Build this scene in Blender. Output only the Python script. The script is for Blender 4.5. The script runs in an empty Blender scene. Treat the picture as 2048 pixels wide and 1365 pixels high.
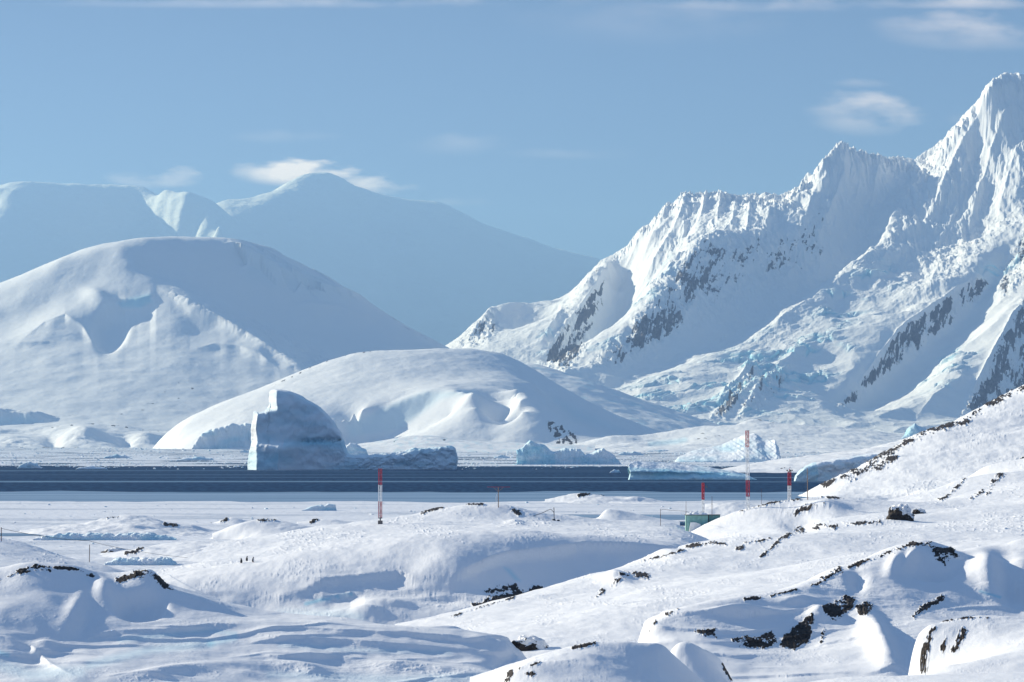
import bpy, math, random
import numpy as np
from mathutils import Vector

# ------------------------------------------------------------------ camera, sky, sun, exposure
F, CX, VH, H = 7680.0, 1024.0, 880.0, 20.0      # focal length in photo pixels, horizon row, eye height
scene = bpy.context.scene
cam_d = bpy.data.cameras.new("camera"); cam = bpy.data.objects.new("camera", cam_d)
scene.collection.objects.link(cam); scene.camera = cam
cam.location = (0, 0, H); cam.rotation_euler = (math.radians(90), 0, 0)
cam_d.sensor_width = 36.0; cam_d.lens = 36.0 * F / 2048.0
cam_d.shift_y = (VH - 682.5) / 2048.0
cam_d.clip_start = 1.0; cam_d.clip_end = 300000.0

SUN_EL, SUN_BACK = 20.5, 31.0                    # elevation; degrees behind the picture plane, sun on the left
az = math.radians(180.0 - SUN_BACK)              # measured from +X towards +Y
sd = Vector((math.cos(az) * math.cos(math.radians(SUN_EL)), math.sin(az) * math.cos(math.radians(SUN_EL)), math.sin(math.radians(SUN_EL))))
w = bpy.data.worlds.new("World"); scene.world = w; w.use_nodes = True
nt = w.node_tree; nt.nodes.clear()
out = nt.nodes.new("ShaderNodeOutputWorld"); bg = nt.nodes.new("ShaderNodeBackground")
sky = nt.nodes.new("ShaderNodeTexSky"); sky.sky_type = 'NISHITA'; sky.sun_disc = False
sky.sun_elevation = math.radians(SUN_EL); sky.sun_rotation = math.atan2(sd.x, sd.y)
sky.air_density = 1.0; sky.dust_density = 0.1; sky.ozone_density = 1.95; sky.altitude = 0
bg.inputs['Strength'].default_value = 0.14
tc = nt.nodes.new("ShaderNodeTexCoord"); smap = nt.nodes.new("ShaderNodeMapping"); smap.vector_type = 'POINT'
smap.inputs['Scale'].default_value = (1, 1, 3.0); smap.inputs['Location'].default_value = (0, 0, 0.66)    # clear polar air: the blue reaches far down
nt.links.new(tc.outputs['Generated'], smap.inputs['Vector']); nt.links.new(smap.outputs[0], sky.inputs['Vector'])
def sky_clouds(col):
    N = nt.nodes.new; Lk = nt.links.new
    def math_(op, a, b=None):
        n = N("ShaderNodeMath"); n.operation = op
        for i, q in enumerate((a, b)):
            if q is None: continue
            if isinstance(q, (int, float)): n.inputs[i].default_value = q
            else: Lk(q, n.inputs[i])
        return n.outputs[0]
    sep = N("ShaderNodeSeparateXYZ"); Lk(tc.outputs['Generated'], sep.inputs[0])
    y = math_('MAXIMUM', sep.outputs['Y'], 0.05); px = math_('DIVIDE', sep.outputs['X'], y); pz = math_('DIVIDE', sep.outputs['Z'], y)
    cmb = N("ShaderNodeCombineXYZ"); Lk(math_('MULTIPLY', px, 55.0), cmb.inputs[0]); Lk(math_('MULTIPLY', pz, 150.0), cmb.inputs[1])
    nz = N("ShaderNodeTexNoise"); nz.inputs['Scale'].default_value = 1.0; nz.inputs['Detail'].default_value = 5; nz.inputs['Roughness'].default_value = 0.55; Lk(cmb.outputs[0], nz.inputs['Vector'])
    nv = math_('SUBTRACT', nz.outputs[0], 0.5); tot = None
    # (u, v, half width, half height, strength) of each cloud, as angles from due north
    for u, v, a, b, k in ((1730, 232, 125, 46, .62), (1725, 166, 70, 12, .22), (300, 358, 95, 22, .8), (585, 346, 130, 30, 2.2), (755, 372, 110, 22, 1.2), (905, 290, 110, 26, .14), (930, 402, 80, 12, .3), (1940, 62, 210, 46, .42), (1960, 8, 260, 14, .5), (560, 275, 120, 14, .14), (1150, 308, 160, 14, .14), (1925, 236, 40, 18, .3), (500, 6, 500, 14, .3), (1300, 40, 300, 60, .10), (1500, 12, 300, 16, .3)):
        du = math_('DIVIDE', math_('SUBTRACT', px, (u - CX) / F), a / F); dv = math_('DIVIDE', math_('SUBTRACT', pz, (VH - v) / F), b / F)
        r = math_('ADD', math_('POWER', math_('ABSOLUTE', math_('ADD', du, nv)), 2.0), math_('POWER', math_('ABSOLUTE', math_('ADD', dv, math_('MULTIPLY', nv, 1.6))), 2.0))
        m = math_('MULTIPLY', math_('POWER', math_('MAXIMUM', math_('SUBTRACT', 1.0, math_('ADD', r, math_('MULTIPLY', nv, 3.2))), 0.0), 1.5), k * 0.52)
        tot = m if tot is None else math_('MAXIMUM', tot, m)
    mx = N("ShaderNodeMix"); mx.data_type = 'RGBA'; mx.clamp_factor = True; Lk(tot, mx.inputs[0]); Lk(col, mx.inputs[6]); mx.inputs[7].default_value = (6.6, 5.3, 5.2, 1)
    return mx.outputs[2]
nt.links.new(sky_clouds(sky.outputs[0]), bg.inputs[0]); nt.links.new(bg.outputs[0], out.inputs[0])
sun_d = bpy.data.lights.new("sun", 'SUN'); sun_d.energy = 3.8; sun_d.angle = math.radians(0.5); sun_d.color = (1.0, 0.91, 0.80)
sun = bpy.data.objects.new("sun", sun_d); scene.collection.objects.link(sun)
sun.rotation_euler = sd.to_track_quat('Z', 'Y').to_euler(); sun.location = (-60, 30, 80)
scene.view_settings.view_transform = 'Standard'; scene.view_settings.look = 'None'
scene.view_settings.exposure = 0.90; scene.view_settings.gamma = 1.0
scene.cycles.use_denoising = True
scene.cycles.max_bounces = 9; scene.cycles.diffuse_bounces = 6; scene.cycles.volume_bounces = 0

# ------------------------------------------------------------------ helpers
HASH = np.random.RandomState(7).permutation(4096).astype(np.int64)
GR = np.random.RandomState(11).uniform(0, 2 * np.pi, 4096)
GX, GY = np.cos(GR), np.sin(GR)
def _h(ix, iy): return HASH[(HASH[ix & 4095] + iy) & 4095]
def noise2(x, y):
    ix = np.floor(x).astype(np.int64); iy = np.floor(y).astype(np.int64); fx = x - ix; fy = y - iy
    sx = fx * fx * fx * (fx * (fx * 6 - 15) + 10); sy = fy * fy * fy * (fy * (fy * 6 - 15) + 10)
    def g(a, b, dx, dy):
        k = _h(a, b); return GX[k] * dx + GY[k] * dy
    n00 = g(ix, iy, fx, fy); n10 = g(ix + 1, iy, fx - 1, fy); n01 = g(ix, iy + 1, fx, fy - 1); n11 = g(ix + 1, iy + 1, fx - 1, fy - 1)
    return ((n00 * (1 - sx) + n10 * sx) * (1 - sy) + (n01 * (1 - sx) + n11 * sx) * sy) * 1.5
def fbm(x, y, oct=5, gain=0.5, seed=0.0):
    s = 0; a = 1.0
    for i in range(oct):
        s = s + a * noise2(x + seed + 17.3 * i, y - seed + 9.1 * i); x = x * 2.03; y = y * 2.03; a *= gain
    return s
def ridged(x, y, oct=5, gain=0.5, seed=0.0):
    s = 0; a = 1.0
    for i in range(oct):
        s = s + a * (1 - 2 * np.abs(noise2(x + seed + 17.3 * i, y - seed + 9.1 * i))); x = x * 2.03; y = y * 2.03; a *= gain
    return s
def sstep(a, b, x):
    t = np.clip((x - a) / (b - a), 0, 1); return t * t * (3 - 2 * t)
def cells(x, y, seed=0):
    """distance to the nearest and second nearest feature point, and a random value of the nearest cell"""
    ix = np.floor(x).astype(np.int64); iy = np.floor(y).astype(np.int64)
    d1 = np.full(x.shape, 9.0); d2 = np.full(x.shape, 9.0); val = np.zeros(x.shape)
    for a in (-1, 0, 1):
        for b in (-1, 0, 1):
            k = _h(ix + a + seed, iy + b); k2 = HASH[(k + 77) & 4095]
            d = np.hypot(ix + a + k / 4096.0 - x, iy + b + k2 / 4096.0 - y)
            near = d < d1
            d2 = np.where(near, d1, np.minimum(d2, d)); val = np.where(near, HASH[(k + 991) & 4095] / 4096.0, val); d1 = np.where(near, d, d1)
    return d1, d2, val
def at(u, v, D): return Vector(((u - CX) / F * D, D, H + (VH - v) / F * D))
def sea_dist(v): return F * H / (v - VH)

def densify(line, step):
    o = []
    for a, b in zip(line[:-1], line[1:]):
        n = max(1, int(math.hypot(b[0] - a[0], b[1] - a[1]) / step))
        for i in range(n):
            t = i / n; o.append(tuple(a[k] * (1 - t) + b[k] * t for k in range(3)))
    o.append(tuple(line[-1])); return o
def cubic_matrix(nf, nc):
    M = np.zeros((nf, nc)); t = np.linspace(0, nc - 1, nf)
    i = np.minimum(t.astype(int), nc - 2); f = t - i
    w4 = [(-f + 2 * f**2 - f**3) / 2, (2 - 5 * f**2 + 3 * f**3) / 2, (f + 4 * f**2 - 3 * f**3) / 2, (-f**2 + f**3) / 2]
    for k, wk in enumerate(w4):
        np.add.at(M, (np.arange(nf), np.clip(i + k - 1, 0, nc - 1)), wk)
    return M
def rbf(P, z, Q, c):
    s = np.ptp(P, axis=0).max(); P = P / s; Q = Q / s; c = c / s; n = len(P)
    K = -np.sqrt(((P[:, None] - P[None]) ** 2).sum(-1) + c * c)
    A = np.zeros((n + 3, n + 3)); A[:n, :n] = K + 1e-9 * np.eye(n); A[:n, n] = 1; A[:n, n + 1:] = P; A[n:, :n] = A[:n, n:].T
    sol = np.linalg.lstsq(A, np.r_[z, 0, 0, 0], rcond=1e-12)[0]
    o = np.empty(len(Q))
    for k in range(0, len(Q), 20000):
        q = Q[k:k + 20000]
        o[k:k + 20000] = -np.sqrt(((q[:, None] - P[None]) ** 2).sum(-1) + c * c) @ sol[:n] + sol[n] + q @ sol[n + 1:]
    return o

def mesh_from_grid(name, X, Y, Z, mat, attrs=None, closed=False):
    nr, nc = X.shape
    me = bpy.data.meshes.new(name)
    co = np.stack([X, Y, Z], -1).reshape(-1, 3).astype(np.float32)
    idx = np.arange(nr * nc).reshape(nr, nc)
    q = np.stack([idx[:-1, :-1], idx[:-1, 1:], idx[1:, 1:], idx[1:, :-1]], -1).reshape(-1, 4)
    me.vertices.add(len(co)); me.vertices.foreach_set("co", co.ravel())
    me.loops.add(q.size); me.loops.foreach_set("vertex_index", q.ravel().astype(np.int32))
    me.polygons.add(len(q)); me.polygons.foreach_set("loop_start", (np.arange(len(q)) * 4).astype(np.int32))
    me.polygons.foreach_set("use_smooth", np.ones(len(q), bool))
    me.update(calc_edges=True)
    for k, a in (attrs or {}).items():
        t = me.attributes.new(k, 'FLOAT', 'POINT'); t.data.foreach_set("value", a.ravel().astype(np.float32))
    me.materials.append(mat)
    o = bpy.data.objects.new(name, me); scene.collection.objects.link(o); return o
def mesh_raw(name, verts, faces, mat, smooth=False, parent=None):
    me = bpy.data.meshes.new(name); me.from_pydata([tuple(v) for v in verts], [], faces); me.update()
    if smooth: me.polygons.foreach_set("use_smooth", [True] * len(me.polygons))
    if mat: me.materials.append(mat)
    o = bpy.data.objects.new(name, me); scene.collection.objects.link(o)
    if parent: o.parent = parent
    return o
def structure(o): o["kind"] = "structure"; return o
def stuff(o, label=None, cat=None):
    o["kind"] = "stuff"
    if label: o["label"] = label
    if cat: o["category"] = cat
    return o
def tag(o, label, cat, group=None):
    o["label"] = label; o["category"] = cat
    if group: o["group"] = group
    return o
def empty(name, loc, label, cat, group=None):
    o = bpy.data.objects.new(name, None); o.empty_display_size = 1; scene.collection.objects.link(o); o.location = loc
    return tag(o, label, cat, group)

class Land:
    """a height field over the ground, from ridge and valley lines given as (u, v, distance)"""
    def __init__(s, lines, u, D, n, c, step=40, coarse=3, ypow=1.0, zc=None):
        pts = []
        for l in lines: pts += densify(l, step) if len(l) > 1 else [tuple(l[0])]
        pts = np.array(pts, float)
        xw = (pts[:, 0] - CX) / F * pts[:, 2]; zw = H + (VH - pts[:, 1]) / F * pts[:, 2]
        P = np.stack([xw, pts[:, 2]], -1)
        _, ui = np.unique(np.round(P / (np.ptp(P, axis=0).max() * 1e-4)), axis=0, return_index=True)
        P, zw = P[ui], zw[ui]
        nu, nd = n
        uc = np.linspace(u[0], u[1], nu // coarse + 1)
        tc = np.linspace(0, 1, nd // coarse + 1)
        dist = lambda t: D[0] * (D[1] / D[0]) ** t
        DD, UU = np.meshgrid(dist(tc), uc, indexing='ij')
        zc_ = rbf(P, zw, np.stack([(UU - CX) / F * DD, DD], -1).reshape(-1, 2), c).reshape(DD.shape)
        s.D, s.U = np.meshgrid(dist(np.linspace(0, 1, nd)), np.linspace(u[0], u[1], nu), indexing='ij')
        s.Z = cubic_matrix(nd, len(tc)) @ zc_ @ cubic_matrix(nu, len(uc)).T
        s.X = (s.U - CX) / F * s.D
        s.rock = np.zeros_like(s.Z); s.ice = np.zeros_like(s.Z)
    @property
    def V(s): return VH - (s.Z - H) * F / s.D
    def px(s): return s.D / F                    # metres in one photo pixel
    def bump(s, u, v, ru, rv, amp, ang=0.0, p=2.0):
        """soft mound or dent, centred where the photo shows it; amp in metres"""
        a = math.radians(ang); du = s.U - u; dv = s.V - v
        e = np.hypot((du * math.cos(a) + dv * math.sin(a)) / ru, (-du * math.sin(a) + dv * math.cos(a)) / rv)
        s.Z += amp * np.exp(-e ** p)
    def lip(s, line, w, L, up=0.25, upL=None):
        """a drift edge along a (u, v, metres) line: a rounded brow, then a drop that fills again over L pixels"""
        l = np.array(line, float); vl = np.interp(s.U, l[:, 0], l[:, 1]); am = np.interp(s.U, l[:, 0], l[:, 2], left=0, right=0)
        r = s.V - vl
        wob = noise2(s.U / 37.0 + vl.mean(), s.U * 0 + 3.3) * 0.25 + 1
        f = np.where(r > 0, -(1 - np.exp(-r / w)) * np.exp(-r / L) * wob, 0) + up * np.exp(-np.abs(r) / (upL or w * 3))
        s.Z += am * f
    def detail(s, lam, amp, oct=4, gain=0.5, seed=0.0, ax=1.0, ay=1.0, mask=1.0, rid=False):
        f = ridged if rid else fbm
        s.Z += amp * mask * f(s.X / lam * ax, s.D / lam * ay, oct, gain, seed)
    def poly(s, pts, soft=10.0):
        """soft mask of a polygon drawn over the land as the photo shows it"""
        x, y = s.U, s.V; inside = np.zeros(x.shape, bool); dmin = np.full(x.shape, 1e9)
        for (x1, y1), (x2, y2) in zip(pts, pts[1:] + pts[:1]):
            c = ((y1 > y) != (y2 > y)) & (x < (x2 - x1) * (y - y1) / ((y2 - y1) or 1e-9) + x1); inside ^= c
            L = (x2 - x1) ** 2 + (y2 - y1) ** 2 or 1e-9
            t = np.clip(((x - x1) * (x2 - x1) + (y - y1) * (y2 - y1)) / L, 0, 1)
            dmin = np.minimum(dmin, np.hypot(x - x1 - t * (x2 - x1), y - y1 - t * (y2 - y1)))
        return sstep(-soft, soft, np.where(inside, dmin, -dmin))
    def line_mask(s, line, r):
        """soft mask along a (u, v) line with radius r pixels"""
        x, y = s.U, s.V; dmin = np.full(x.shape, 1e9)
        for (x1, y1), (x2, y2) in zip(line[:-1], line[1:]):
            L = (x2 - x1) ** 2 + (y2 - y1) ** 2 or 1e-9
            t = np.clip(((x - x1) * (x2 - x1) + (y - y1) * (y2 - y1)) / L, 0, 1)
            dmin = np.minimum(dmin, np.hypot(x - x1 - t * (x2 - x1), y - y1 - t * (y2 - y1)))
        return 1 - sstep(0, r, dmin)
    def rib(s, line, w, amp):
        """a sharp rib along a line drawn over the land"""
        x, y = s.U, s.V; dmin = np.full(x.shape, 1e9); tt = np.zeros(x.shape); n = len(line) - 1
        for i, ((x1, y1), (x2, y2)) in enumerate(zip(line[:-1], line[1:])):
            t = np.clip(((x - x1) * (x2 - x1) + (y - y1) * (y2 - y1)) / ((x2 - x1) ** 2 + (y2 - y1) ** 2 or 1e-9), 0, 1)
            d = np.hypot(x - x1 - t * (x2 - x1), y - y1 - t * (y2 - y1)); k = d < dmin; dmin = np.where(k, d, dmin); tt = np.where(k, (i + t) / n, tt)
        s.Z += amp * np.exp(-dmin / w) * np.clip(np.minimum(tt * 5 + 0.3, (1 - tt) * 3), 0, 1)
    def flecks(s, amp, mask=1.0, seed=0.0, size=1.0):
        """crusty wind-carved scabs, a few pixels across, in drifting patches"""
        px = s.px(); patch = sstep(-0.1, 0.45, fbm(s.U / 110, s.V / 34, 3, seed=seed + 5))
        f = sstep(0.25, 0.75, fbm((s.U + s.V) / 9 / size, (s.V - 0.25 * s.U) / 3.2 / size, 4, 0.6, seed=seed))
        s.Z += amp * px * f * patch * mask
    def fit_top(s, line, reach=220, keep=25):
        """bring the crest back to its measured height after carving, keeping the small teeth"""
        l = np.array(line, float); dv = np.interp(s.U[0], l[:, 0], l[:, 1]) - s.V.min(0)
        k = np.ones(keep) / keep; dv = np.convolve(np.pad(dv, keep // 2, mode='edge'), k, 'valid')
        s.Z -= dv[None] * s.px() * np.exp(-np.clip(s.V - np.interp(s.U, l[:, 0], l[:, 1]), 0, None) / reach)
    def drifts(s, amp, period, mask=1.0, seed=0.0):
        """wind-packed layers, each ending in a crisp lip"""
        t = s.V / period + 1.3 * fbm(s.U / 420, s.V / 160, 4, 0.36, seed); f = t - np.floor(t)
        k = sstep(-0.25, 0.35, fbm(s.U / 240, s.V / 34, 3, 0.4, seed=seed + 3)); s.Z += 0.7 * amp * s.px() * (f ** 1.5) * (1 - sstep(0.88, 1.0, f)) * mask * k
    def sink(s, left=None, right=None):
        """the land dives under its neighbours at its ends"""
        if left: s.Z -= left[1] * (1 - sstep(0, left[0], s.U - s.U[0, 0])) ** 1.5
        if right: s.Z -= right[1] * (1 - sstep(0, right[0], s.U[0, -1] - s.U)) ** 1.5
    def build(s, name, mat):
        X, Y, Z, R, I = s.X, s.D, s.Z, s.rock, s.ice
        if mat.name in ("near_snow", "mid_snow"):       # the edges go down into the ground
            X, Y, Z, R, I = (np.pad(a, 1, mode='edge') for a in (X, Y, Z, R, I)); Z = Z.copy()
            for e in (np.s_[0, :], np.s_[-1, :], np.s_[:, 0], np.s_[:, -1]): Z[e] -= 9
        return structure(mesh_from_grid(name, X, Y, Z, mat, {"rock": R, "ice": I}))
    def height(s, u, D):
        j = np.clip((u - s.U[0, 0]) / (s.U[0, -1] - s.U[0, 0]) * (s.U.shape[1] - 1), 0, s.U.shape[1] - 1)
        i = np.argmin(np.abs(s.D[:, 0] - D)); return float(s.Z[i, int(round(j))])
    def find(s, u, v):
        """the first point of the land, going away from the eye, that shows at photo pixel (u, v)"""
        j = int(round((u - s.U[0, 0]) / (s.U[0, -1] - s.U[0, 0]) * (s.U.shape[1] - 1))); col = s.V[:, j]
        k = np.where(col <= v)[0]; i = int(k[0]) if len(k) else int(np.argmin(col))
        return Vector((s.X[i, j], s.D[i, j], s.Z[i, j]))

# ------------------------------------------------------------------ materials
def new_mat(name):
    m = bpy.data.materials.new(name); m.use_nodes = True; t = m.node_tree
    return m, t, t.nodes["Principled BSDF"]
def snow_mat(name, lam, bump=0.3, rock_col=((0.018, 0.016, 0.016), (0.075, 0.058, 0.045)), rock_lam=None, bump_d=1.0, snow=(0.87, 0.87, 0.87), edge=0.5):
    """snow with rock and blue ice showing where the land's own attributes say so; lam = size in metres of the finest wind marks"""
    m, t, b = new_mat(name); N = t.nodes.new; Lk = t.links.new
    geo = N("ShaderNodeNewGeometry")
    mp = N("ShaderNodeVectorMath"); mp.operation = 'SCALE'; mp.inputs['Scale'].default_value = 1.0 / lam; Lk(geo.outputs['Position'], mp.inputs[0])
    n1 = N("ShaderNodeTexNoise"); n1.inputs['Detail'].default_value = 5; n1.inputs['Scale'].default_value = 1.0; n1.inputs['Roughness'].default_value = 0.6
    st = N("ShaderNodeMapping"); st.inputs['Scale'].default_value = (0.55, 0.35, 1.0); st.inputs['Rotation'].default_value = (0, 0, 0.5); Lk(mp.outputs[0], st.inputs['Vector']); Lk(st.outputs[0], n1.inputs['Vector'])
    bp = N("ShaderNodeBump"); bp.inputs['Strength'].default_value = bump; bp.inputs['Distance'].default_value = lam * 0.5 * bump_d
    rk = N("ShaderNodeAttribute"); rk.attribute_name = "rock"; ic = N("ShaderNodeAttribute"); ic.attribute_name = "ice"
    n2 = N("ShaderNodeTexNoise"); n2.inputs['Detail'].default_value = 6; n2.inputs['Roughness'].default_value = 0.65; n2.inputs['Scale'].default_value = 1.0
    mp2 = N("ShaderNodeVectorMath"); mp2.operation = 'SCALE'; mp2.inputs['Scale'].default_value = 1.0 / (rock_lam or lam); Lk(geo.outputs['Position'], mp2.inputs[0]); Lk(mp2.outputs[0], n2.inputs['Vector'])
    ma = N("ShaderNodeMath"); ma.operation = 'MULTIPLY_ADD'; Lk(n2.outputs[0], ma.inputs[0]); ma.inputs[1].default_value = edge; ma.inputs[2].default_value = -edge * 0.5
    ad = N("ShaderNodeMath"); ad.operation = 'ADD'; Lk(rk.outputs['Fac'], ad.inputs[0]); Lk(ma.outputs[0], ad.inputs[1])
    mr = N("ShaderNodeMapRange"); mr.inputs['From Min'].default_value = 0.46; mr.inputs['From Max'].default_value = 0.54; Lk(ad.outputs[0], mr.inputs['Value'])
    rc = N("ShaderNodeValToRGB"); rc.color_ramp.elements[0].position = 0.38; rc.color_ramp.elements[1].position = 0.72
    rc.color_ramp.elements[0].color = (*rock_col[0], 1); rc.color_ramp.elements[1].color = (*rock_col[1], 1)
    n3 = N("ShaderNodeTexNoise"); n3.inputs['Detail'].default_value = 4; n3.inputs['Scale'].default_value = 2.3; Lk(mp2.outputs[0], n3.inputs['Vector']); Lk(n3.outputs[0], rc.inputs[0])
    mi = N("ShaderNodeMix"); mi.data_type = 'RGBA'; Lk(ic.outputs['Fac'], mi.inputs[0]); mi.inputs[6].default_value = (*snow, 1); mi.inputs[7].default_value = (0.42, 0.72, 0.82, 1)
    mx = N("ShaderNodeMix"); mx.data_type = 'RGBA'; Lk(mr.outputs[0], mx.inputs[0]); Lk(mi.outputs[2], mx.inputs[6]); Lk(rc.outputs[0], mx.inputs[7])
    Lk(mx.outputs[2], b.inputs['Base Color']); Lk(n1.outputs[0], bp.inputs['Height']); Lk(bp.outputs[0], b.inputs['Normal'])
    b.inputs['Roughness'].default_value = 0.75; b.inputs['Specular IOR Level'].default_value = 0.15
    return m
def plain(name, col, rough=0.6, metal=0.0, lam=None, var=0.25):
    m, t, b = new_mat(name)
    if lam:
        geo = t.nodes.new("ShaderNodeNewGeometry"); n = t.nodes.new("ShaderNodeTexNoise"); n.inputs['Scale'].default_value = 1 / lam; n.inputs['Detail'].default_value = 4
        r = t.nodes.new("ShaderNodeValToRGB"); r.color_ramp.elements[0].position = 0.35; r.color_ramp.elements[1].position = 0.65
        r.color_ramp.elements[0].color = (*[c * (1 - var) for c in col], 1); r.color_ramp.elements[1].color = (*[min(1, c * (1 + var)) for c in col], 1)
        t.links.new(geo.outputs['Position'], n.inputs['Vector']); t.links.new(n.outputs[0], r.inputs[0]); t.links.new(r.outputs[0], b.inputs['Base Color'])
    else: b.inputs['Base Color'].default_value = (*col, 1)
    b.inputs['Roughness'].default_value = rough; b.inputs['Metallic'].default_value = metal; b.inputs['Specular IOR Level'].default_value = 0.3
    return m

M_far = snow_mat("far_snow", 260, 0.6, bump_d=1.0)
M_hill = snow_mat("hill_snow", 14, 0.22, rock_lam=12)
M_peak = snow_mat("peak_snow", 20, 0.34, rock_lam=16, edge=1.0, rock_col=((0.035, 0.037, 0.042), (0.16, 0.15, 0.15)))
M_near = snow_mat("near_snow", 0.6, 0.2, rock_lam=0.35, edge=0.8)
M_mid = snow_mat("mid_snow", 1.4, 0.22, rock_lam=0.8, edge=0.8)
M_berg = snow_mat("berg_ice", 4, 0.3, snow=(0.86, 0.89, 0.91))

# ------------------------------------------------------------------ far hazy mountain
def far_mountain():
    sk = [(-300, 400, 36000), (-60, 378, 36500), (0, 371, 36800), (25, 365, 37000), (60, 362, 37200), (110, 367, 37500), (180, 369, 38000), (250, 370, 38400), (290, 374, 38700), (330, 383, 39000),
          (380, 393, 39300), (420, 398, 39700), (470, 399, 40000), (510, 396, 40200), (550, 378, 40400), (590, 356, 40600), (625, 346, 40900), (655, 345, 41100), (680, 354, 41300), (700, 366, 41500),
          (730, 379, 41800), (780, 393, 42200), (830, 401, 42600), (870, 402, 42900), (900, 412, 43200), (950, 440, 43600), (1000, 460, 44000), (1060, 478, 44500), (1120, 500, 45000), (1190, 515, 45400), (1300, 560, 46000), (1500, 640, 46500)]
    sk = [(u, v, 40000 + (D - 40000) * 0.5) for u, v, D in sk]
    back = [(u, v + 120, D + 2200) for u, v, D in sk[::3]]
    base = [(u, 884, D - 4200) for u, v, D in sk[::3]]
    mid = [(u, (v + 884) / 2 + 60, D - 2300) for u, v, D in sk[::3]]
    L = Land([sk, back, base, mid,
              [(322, 400, 38560), (352, 425, 38200), (392, 452, 37980), (445, 498, 37720), (500, 560, 37300)], [(286, 404, 38900), (298, 440, 38680), (318, 480, 38450), (335, 520, 38250)], [(298, 402, 38800), (312, 432, 38560), (338, 470, 38290), (362, 510, 38080)], [(310, 401, 38680), (330, 428, 38390), (362, 462, 38130), (400, 505, 37900)],
              [(16, 384, 38120), (22, 415, 37860), (14, 460, 37600), (-10, 520, 37200)], [(-110, 392, 38560), (-120, 440, 38350)], [(-50, 388, 38350), (-50, 430, 38090)], [(800, 468, 39900), (822, 494, 39600)], [(766, 464, 40250), (790, 492, 39950)], [(783, 466, 40080), (806, 493, 39780)],
                            [(604, 352, 40300), (575, 378, 39700), (540, 396, 39300), (510, 406, 39000), (470, 408, 38900), (430, 408, 38800)],
             ],
             (-350, 1600), (30000, 49000), (950, 480), 90, step=26)
    L.detail(2500, 60, 5, seed=3, mask=sstep(0, 300, L.V - np.interp(L.U, [p[0] for p in sk], [p[1] for p in sk])) * 0.8 + 0.12)
    L.detail(500, 14, 4, seed=8, ax=1.3)
    L.fit_top(sk, 300, 31)
    L.build("mountain_range", M_far)
far_mountain()

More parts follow.
